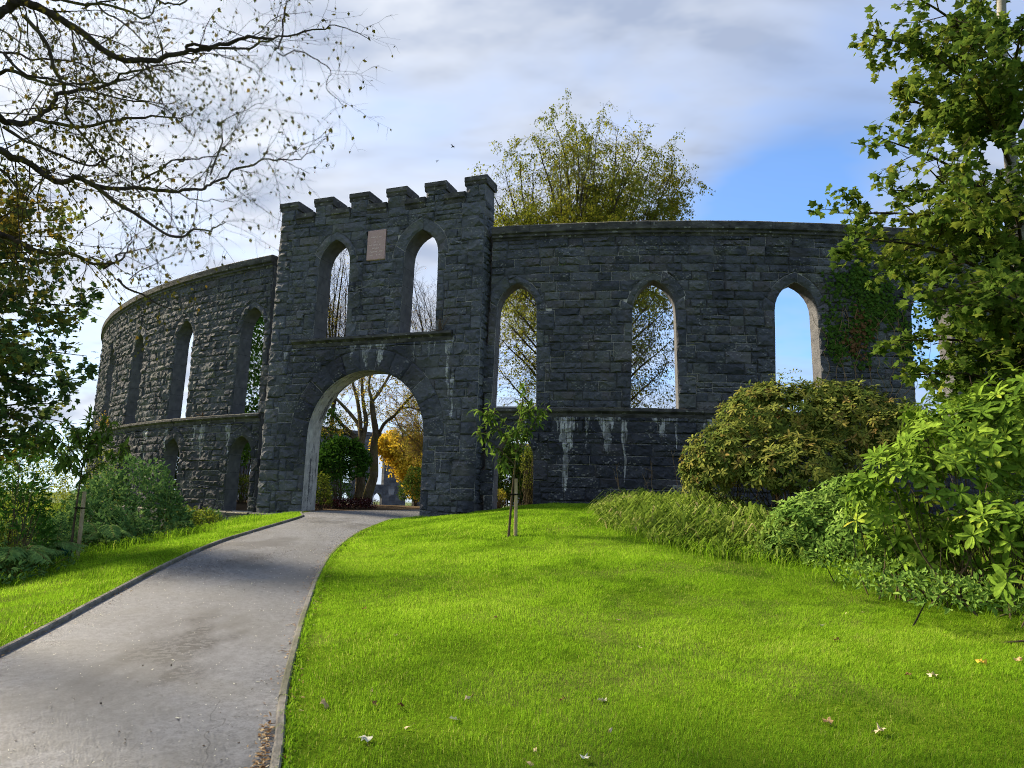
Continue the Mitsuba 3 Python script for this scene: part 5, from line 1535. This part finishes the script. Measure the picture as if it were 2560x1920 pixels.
bush('box_shrub', 'dark dense shrub behind the low doorway right of the gate', 'shrub', [iblob(1262, 1180, 26.5, .8, .7, 1.1), iblob(1290, 1230, 27.2, .9, .8, .9), iblob(1245, 1120, 26.8, .7, .7, 1.0), iblob(1350, 1190, 28, .8, .8, 1.2), iblob(1300, 1170, 28, .8, .7, .8), iblob(1250, 1200, 27.5, .8, .7, 1.0), iblob(1290, 1250, 29, 1.2, .8, .7), iblob(1255, 1230, 26.5, .7, .6, .7)], 9000, .14, 'ivy_leaf', OVAL, rng, nst=60, tone=(.25, .2))
bush('forsythia', 'yellow-green twiggy shrub at the right of the low doorway', 'shrub', [iblob(1326, 1165, 25.2, .36, .4, .75), iblob(1330, 1210, 25.2, .33, .4, .6)], 1000, .07, 'lime_leaf', LANCE, rng, nst=90, tone=(.3, .2), bark='bark_olive', depth=.6)
bush('yellow_bush', 'small yellowish bush at the left of the low doorway', 'shrub', [iblob(1243, 1242, 24.4, .34, .35, .26)], 520, .06, 'birch_leaf', OVAL, rng, nst=20, tone=(.45, .2))
bush('ivy_tree', 'sunlit dense evergreen seen through the first lancet left of the gate', 'tree', [iblob(640, 860, 33, 1.3, 1.2, 1.5), iblob(630, 930, 32.6, 1.4, 1.2, 1.4), iblob(620, 1010, 32.4, 1.6, 1.3, 1.8), iblob(650, 800, 33.2, 1.0, 1.0, 1.2), iblob(610, 1120, 32.6, 1.7, 1.4, 2.4)], 15000, .17, 'laurel_leaf', OVAL, rng, nst=40, tone=(.62, .25), rough=.4)
bush('box_shrub', 'dark evergreen shrub filling the low openings of the left wall', 'shrub', [iblob(450, 1190, 31.5, 1.5, 1.0, 1.5), iblob(400, 1190, 33.5, 1.5, 1.0, 1.5), iblob(330, 1200, 36, 2.0, 1.2, 1.6), iblob(500, 1230, 30.5, 1.2, .9, 1.0), iblob(445, 1170, 30.6, .9, .7, 1.5)], 9000, .17, 'ivy_leaf', OVAL, rng, nst=40, tone=(.2, .2))
bush('garden_shrub', 'green shrub seen through the low arch left of the gate', 'shrub', [iblob(605, 1230, 29.5, 1.1, .9, .7), iblob(580, 1235, 30, 1.0, .9, .8)], 1500, .12, 'lime_leaf', OVAL, rng, nst=30, tone=(.15, .2))

# ------------------------------------------------------------------ plants growing on the walls
def on_wall(pts_uz, rng, off=.05):
    u, z = np.array(pts_uz).T
    P = wall_p(u, z, off + np.abs(rng.normal(0, .05, len(u))))
    th = u / R
    N = np.stack([np.sin(th), -np.cos(th), 0 * th], -1)
    return P, N


iv = key('ivy'); tag(iv, 'ivy and red creeper spreading over the right wall beside the third lancet', 'ivy')
spread = [((1.55, EYE + 6.0), .5, 1.0, 500), ((1.9, EYE + 6.9), .35, .5, 300), ((2.4, EYE + 7.6), .22, .8, 330), ((2.5, EYE + 6.4), .55, .8, 800), ((3.0, EYE + 5.7), .7, .6, 800), ((3.6, EYE + 5.2), .5, .6, 500), ((2.2, EYE + 5.3), .4, .8, 500), ((1.5, EYE + 5.0), .22, .5, 220), ((3.2, EYE + 6.6), .4, .5, 300), ((4.3, EYE + 5.9), .6, .8, 500), ((2.5, EYE + 8.3), .15, .3, 120)]
uz, tn = [], []
for (c, z), su, sz, n in spread:
    a = rng.normal(0, 1, (n, 2)); a = a[np.abs(a).max(1) < 1.6]
    uz += [(c + su * x * .8, z + sz * y * .8) for x, y in a]
uz = np.array(uz); keep = (uz[:, 0] > 1.1) & (rng.uniform(size=len(uz)) < np.clip(3.2 * (meshkit.fbm(np.stack([uz[:, 0] * 1.6, uz[:, 1] * .9, 0 * uz[:, 0]], -1), 3, 6) - .32), 0, 1)) & (uz[:, 1] < Z_TOP - .5); uz = uz[keep]
P, N = on_wall(uz, rng)
tn = np.clip(.3 + rng.normal(0, .15, len(P)), 0, .6)
red = np.exp(-((uz[:, 0] - 2.15) / .35) ** 2 - ((uz[:, 1] - EYE - 5.2) / .8) ** 2)
tn = np.where(rng.uniform(size=len(P)) < red * .8, .97, tn)
n = len(P)
tag(foliage(iv, MAPLE2, P, nrm(np.array([0, 0, -1.0]) + .6 * rv(rng, n)), nrm(N + .35 * rv(rng, n)), .10 * rng.uniform(.5, 1.2, n), tn, 'ivy_leaf', 'leaves'), kind='stuff')
st = []
for c in np.linspace(1.6, 4.2, 14):
    z = EYE + 2.6 + rng.uniform(0, .8); u = c + rng.normal(0, .4); q = []
    while z < EYE + 6.2:
        q.append((u, z)); u += rng.normal(0, .13); z += .3
    Pv, _ = on_wall(q, rng, .05)
    st.append((smooth_line(Pv, 3), .008, 4))
put(f'{iv}__stems', tubes(st), 'twig_tan')


def wall_tuft(name, label, P0, rad, n, size, mat, tone, bark, nst, tpl=OVAL, cat='plant'):
    t = key(name); tag(t, label, cat)
    E_ = np.asarray(P0) + nrm(rv(rng, nst) + np.array([0, 0, .9])) * rng.uniform(.4, 1, nst)[:, None] * rad
    lines = [(1, smooth_line([P0, (np.asarray(P0) + e) / 2 + rng.normal(0, .04, 3) * rad[0], e], 3), 0) for e in E_]
    put(f'{t}__stems', tubes([(p, np.linspace(.006, .0025, len(p)), 3) for _, p, _ in lines]), bark)
    P, D = along(rng, lines, 1, n, .3)
    foliage(t, tpl, P, nrm(D + .7 * rv(rng, n)), rv(rng, n), size * rng.uniform(.6, 1.2, n), tones(rng, n, *tone), mat, 'leaves')


wall_tuft('dead_plant', 'brown dead plant on the gate ledge right of the right lancet', gate_p(2.62, EYE + 5.42, .06), np.array([.42, .3, .75]), 260, .035, 'litter_leaf', (.2, .15), 'bark_brown', 46)
wall_tuft('wall_plant', 'small yellow-leaved tree growing from the left wall ledge', wall_p(U_L0 - SP * 2.75, Z_SILL, .08), np.array([.55, .45, 1.15]), 230, .085, 'birch_leaf', (.75, .15), 'bark_brown', 22)
wall_tuft('wall_plant', 'ferny tuft growing high on the right wall', wall_p(-6.75, EYE + 7.45, .05), np.array([.2, .16, .22]), 60, .06, 'nettle_leaf', (.7, .2), 'twig_tan', 12)
wall_tuft('wall_plant', 'dry weeds on the left ledge below the second lancet', wall_p(U_L0 - SP * .55, Z_SILL, .08), np.array([.3, .2, .25]), 60, .04, 'litter_leaf', (.2, .2), 'bark_brown', 16)

# ------------------------------------------------------------------ fallen leaves, litter, birds, figure
rng = np.random.default_rng(91)


def fallen(label, x, y, size, mat, tone, curl=.35, group=None, tpl=MAPLE):
    d = at(x, y, 5.0) - [0, 0, EYE]
    s = 1.0
    for _ in range(60):                                    # where the sight line meets the ground
        p = d * s + np.array([0, 0, EYE]); s += (p[2] - float(hz(p[0], p[1])) - .035) / (-d[2] + .0515 * d[1]) * .9
    p = d * s + np.array([0, 0, EYE])
    v, f = tpl
    v = v.copy() - [0, .45, 0]
    v[:, 2] = curl * (v[:, 0] ** 2 * rng.uniform(.3, 1.6) + v[:, 1] ** 2 * rng.uniform(-.3, 1.2)) + .15 * rng.normal(size=len(v))
    a = rng.uniform(0, 6.28); til = rng.normal(0, .25, 2)
    Rm = trimesh.transformations.euler_matrix(til[0], til[1], a)[:3, :3]
    size = size * .62
    p[2] -= .012
    k = key('fallen_leaf'); tag(k, label, 'leaf', group)
    V = v * size @ Rm.T + p
    st = tubes([(np.array([V[0], V[0] + (V[0] - V.mean(0)) * .5 + [0, 0, .012], V[0] + (V[0] - V.mean(0)) * 1.0]), np.full(3, .0018), 3)])
    put(f'{k}__blade', (V, f), mat, uv=np.tile([[tone, 0.0]], (len(V), 1)), smooth=True)
    put(f'{k}__stalk', st, 'twig_tan')


fallen('large pale upturned fallen leaf on the lawn near the kerb at the bottom', 915, 1840, .115, 'litter_pale', .6)
fallen('broad pale fallen leaf on the lawn at the bottom centre-left', 1135, 1792, .10, 'litter_pale', .9)
fallen('grey-green fallen leaf on the lawn in the bottom centre', 1505, 1745, .10, 'litter_pale', .3)
fallen('ragged pale fallen leaf at the very bottom of the lawn', 1463, 1890, .085, 'litter_pale', .7)
fallen('yellow rounded fallen leaf on the grass near the right edge', 2452, 1652, .12, 'litter_yellow', .5, .6)
fallen('orange fallen leaf at the right edge of the lawn', 2545, 1645, .09, 'litter_leaf', .62)
fallen('cream curled fallen leaf left of the yellow one near the right edge', 2332, 1684, .10, 'litter_leaf', .95)
fallen('long curled pale fallen leaf on the lower right lawn', 2203, 1825, .12, 'litter_leaf', .9, .7)
fallen('brown and green folded fallen leaf left of the long curled leaf', 2068, 1800, .10, 'litter_leaf', .55, .7)
fallen('tan crumpled fallen leaf on the lawn beside the kerb', 808, 1757, .12, 'litter_leaf', .7, .8)
for x, y, w_ in ((910, 1520, 'on the lawn beside the bend of the kerb'), (938, 1757, 'left of a pale one low beside the kerb'), (1000, 1760, 'between the tan leaf and the broad pale leaf'), (1240, 1540, 'alone in the middle of the lawn'), (1405, 1745, 'left of the grey-green leaf'), (2270, 1683, 'beside the cream curled leaf'), (2090, 1595, 'below three pale leaves near the shrubs')):
    fallen('dark brown crumpled fallen leaf ' + w_, x, y, .075, 'litter_brown', rng.uniform(.2, .8), .8)
for x, y, w_ in ((2055, 1560, 'leftmost of three near the right shrubs'), (2115, 1530, 'middle one of three near the right shrubs'), (2155, 1528, 'rightmost of three near the right shrubs'), (990, 1585, 'in the left half of the lawn'), (1020, 1812, 'beside the broad pale leaf at the bottom'), (929, 1723, 'just above the dark one near the kerb'), (1338, 1868, 'left of the ragged pale leaf at the bottom'), (1325, 1902, 'at the bottom edge of the lawn'), (1525, 1822, 'below the grey-green leaf'), (1545, 1546, 'right of the lawn centre, highest of three'), (1600, 1615, 'in the middle right, second of three'), (1650, 1604, 'in the middle right, third of three'), (985, 1375, 'on a worn spot of the upper lawn'), (1170, 1740, 'right above the broad pale leaf'), (1233, 1543, 'beside the lone dark leaf in the middle')):
    fallen('pale dry leaf ' + w_, x, y, .08, 'litter_leaf', rng.uniform(.7, .92), .6, None, OVAL)

# dark grit and leaf crumbs washed over the path; wood chips and dead leaves along the kerbs
N_ = 5200
tpar = rng.uniform(0, 1, N_)
yy = np.where(rng.uniform(size=N_) < .6, rng.normal(11.8, 1.2, N_), rng.uniform(4, 22, N_))
xl_, xr_ = np.interp(yy, LK[:, 1], LK[:, 0]), np.interp(yy, RK[:, 1], RK[:, 0])
fr = np.where(rng.uniform(size=N_) < .55, .30 + .16 * (yy - 10.5) + rng.normal(0, .12, N_), rng.uniform(.03, .97, N_))
ok = (fr > .03) & (fr < .985)
yy, fr, xl_, xr_ = yy[ok], fr[ok], xl_[ok], xr_[ok]
xx = xl_ + (xr_ - xl_) * fr
zz = 0.0515 * yy + 0.03 * (1 - (2 * fr - 1) ** 2) + .004
n = len(xx)
v, f, u = leaves(BIRCH, np.stack([xx, yy, zz], -1), nrm(np.concatenate([rng.normal(size=(n, 2)), rng.uniform(0, .3, (n, 1))], 1)), np.tile([[0, 0, 1.0]], (n, 1)), rng.uniform(.007, .024, n), tones(rng, n))
put('path_grit', (v, f), 'grit_mat', uv=u)
tag('path_grit', 'dark grit and leaf crumbs scattered across the path', 'litter', kind='stuff')
n = 900
y_ = rng.uniform(3.2, 14, n); f_ = rng.uniform(.03, .97, n)
x_ = np.interp(y_, LK[:, 1], LK[:, 0]) * (1 - f_) + np.interp(y_, RK[:, 1], RK[:, 0]) * f_
v, f, u = leaves(OVAL, np.stack([x_, y_, 0.0515 * y_ + 0.03 * (1 - (2 * f_ - 1) ** 2) + .006], -1), nrm(np.concatenate([rng.normal(size=(n, 2)), rng.uniform(0, .3, (n, 1))], 1)), np.tile([[0, 0, 1.0]], (n, 1)), rng.uniform(.006, .016, n) * np.where(rng.uniform(size=n) < .06, 2, 1), tones(rng, n, .8, .1))
put('path_chips', (v, f), 'litter_pale', uv=u)
tag('path_chips', 'small pale stone chips and petals on the path', 'litter', kind='stuff')
n = 1700
yy = np.concatenate([rng.uniform(3.0, 4.6, 420), rng.uniform(3.5, 17, n - 420)])
side = np.where(np.arange(n) < 420, 1, np.where(rng.uniform(size=n) < .62, 1, -1))
xx = np.where(side > 0, np.interp(yy, RK[:, 1], RK[:, 0]) - np.where(np.arange(n) < 420, .04 + np.abs(rng.normal(0, .035, n)), rng.normal(-.03, .09, n)), np.interp(yy, LK[:, 1], LK[:, 0]) + rng.normal(-.04, .09, n))
zz = np.maximum(0.0515 * yy + .004, hz(xx, yy) + .012) + np.abs(rng.normal(0, .006, n))
v, f, u = leaves(OVAL, np.stack([xx, yy, zz], -1), nrm(np.concatenate([rng.normal(size=(n, 2)), rng.uniform(-.1, .4, (n, 1))], 1)), nrm(np.array([0, 0, 1.0]) + .4 * rv(rng, n)), rng.uniform(.014, .042, n), tones(rng, n, .5, .24))
put('kerb_litter', (v, f), 'litter_leaf', uv=u)
tag('kerb_litter', 'dead leaves and wood chips gathered along the kerbs', 'litter', kind='stuff')


def bird(label, x, y, Y, span, a, flap):
    t = key('bird'); tag(t, label, 'bird')
    c = at(x, y, Y)
    b = trimesh.creation.icosphere(2, 1.0); b.apply_scale([.16 * span, .055 * span, .055 * span])
    hd = trimesh.creation.icosphere(1, .055 * span); hd.apply_translation([.17 * span, 0, .015 * span])
    tl_ = trimesh.Trimesh([[-.13 * span, 0, .01], [-.27 * span, .05 * span, 0], [-.27 * span, -.05 * span, 0], [-.13 * span, 0, -.02]], [[0, 1, 2], [3, 2, 1], [0, 3, 1], [0, 2, 3]])
    M = trimesh.transformations.euler_matrix(0, -.3, a); M[:3, 3] = c
    for nm, m in (('body', b), ('head', hd), ('tail', tl_)):
        m.apply_transform(M); put(f'{t}__{nm}', m, 'feather', smooth=nm != 'tail')
    for s in (-1, 1):
        w = np.array([[.07, .03 * s, .0], [-.06, .03 * s, 0], [.09, .24 * s, .10 * flap], [-.03, .24 * s, .09 * flap], [-.02, .5 * s, .05 * flap]]) * span
        w = np.vstack([w, w - [0, 0, .012 * span]])
        f = [[0, 2, 1], [1, 2, 3], [2, 4, 3], [5, 6, 7], [6, 8, 7], [7, 8, 9], [0, 1, 6], [0, 6, 5], [1, 3, 8], [1, 8, 6], [3, 4, 9], [3, 9, 8], [4, 2, 7], [4, 7, 9], [2, 0, 5], [2, 5, 7]]
        m = trimesh.Trimesh(w, f, process=False); m.apply_transform(M)
        put(key(f'{t}__wing'), m, 'feather')


bird('small dark bird gliding above the left merlons', 1093, 402, 45, .42, .5, -.6)
bird('grey bird with spread wings, upper right of the dark bird', 1132, 367, 60, .75, -.4, 1.6)


# ------------------------------------------------------------------ the seated figure beyond the arch
import manifold3d as m3


def chain(bones, rf=.03):
    """One smooth surface from bones: (point, radius, point, radius)."""
    parts = []
    for a, ra, b, rb in bones:
        parts.append(m3.Manifold.batch_hull([m3.Manifold.sphere(ra, 14).translate(tuple(map(float, a))), m3.Manifold.sphere(rb, 14).translate(tuple(map(float, b)))]))
    m = m3.Manifold.batch_boolean(parts, m3.OpType.Add).refine_to_length(rf).to_mesh()
    tm = trimesh.Trimesh(m.vert_properties[:, :3], m.tri_verts)
    trimesh.smoothing.filter_taubin(tm, iterations=8)
    return tm


pc = at(971, 1272, 80)
gz = float(hz(pc[0], pc[1]))
pk = key('person')
tag(pk, 'dark-haired person in a white top sitting on the ground beyond the arch', 'person')
M4 = np.eye(4); M4[:3, 3] = [pc[0], pc[1], gz]
hip, chest, neck, head = np.array([0, 0, .13]), np.array([0, -.06, .48]), np.array([0, -.07, .62]), np.array([0, -.09, .76])
arms, legs, hands = [], [], []
for s_ in (-1, 1):
    sh, el, wr, kn, an = np.array([s_ * .18, -.06, .54]), np.array([s_ * .26, -.16, .32]), np.array([s_ * .14, -.36, .36]), np.array([s_ * .13, -.42, .40]), np.array([s_ * .12, -.62, .07])
    arms += [(neck - [0, 0, .05], .07, sh, .065), (sh, .06, el, .046)]
    hands += [(el, .042, wr, .03), (wr, .03, wr + [0, -.05, -.01], .032)] + [(wr + [0, -.05, -.01], .014, wr + [s_ * .012 * q - .0, -.13 + .012 * abs(q), -.03], .009) for q in (-1.5, -.5, .5, 1.5)] + [(wr + [0, -.03, 0], .014, wr + [-s_ * .05, -.07, .0], .01)]
    legs += [(hip + [s_ * .09, 0, 0], .11, kn, .075), (kn, .07, an, .045), (an, .045, an + [0, -.16, -.03], .035)]
body = chain([(neck - [0, 0, .04], .055, neck + [0, 0, .05], .052), (head - [0, 0, .02], .085, head + [0, .01, .06], .092), (head + [0, -.08, -.05], .045, head, .07), (head + [0, -.10, .0], .016, head + [0, -.105, -.02], .018)] + hands + [(chest, .06, neck, .06)] + [(neck - [0, 0, .05], .03, np.array([s_ * .18, -.06, .54]), .03) for s_ in (-1, 1)] + [(np.array([s_ * .18, -.06, .54]), .03, np.array([s_ * .26, -.16, .32]), .03) for s_ in (-1, 1)])
top = chain([(hip + [0, 0, .06], .14, chest, .15), (chest, .13, chest + [.08, 0, .05], .1), (chest, .13, chest + [-.08, 0, .05], .1)] + arms)
trs = chain([(hip, .13, hip + [0, 0, .04], .14)] + legs)
hair = chain([(head + [0, .03, .05], .098, head + [0, .045, -.02], .085), (head + [0, -.03, .09], .07, head + [0, .02, .08], .09)])
for nm, m, mat in (('body', body, 'skin'), ('white_top', top, 'white_cloth'), ('trousers', trs, 'dark_cloth'), ('hair', hair, 'dark_cloth')):
    m.apply_transform(M4); put(f'{pk}__{nm}', m, mat, smooth=True)
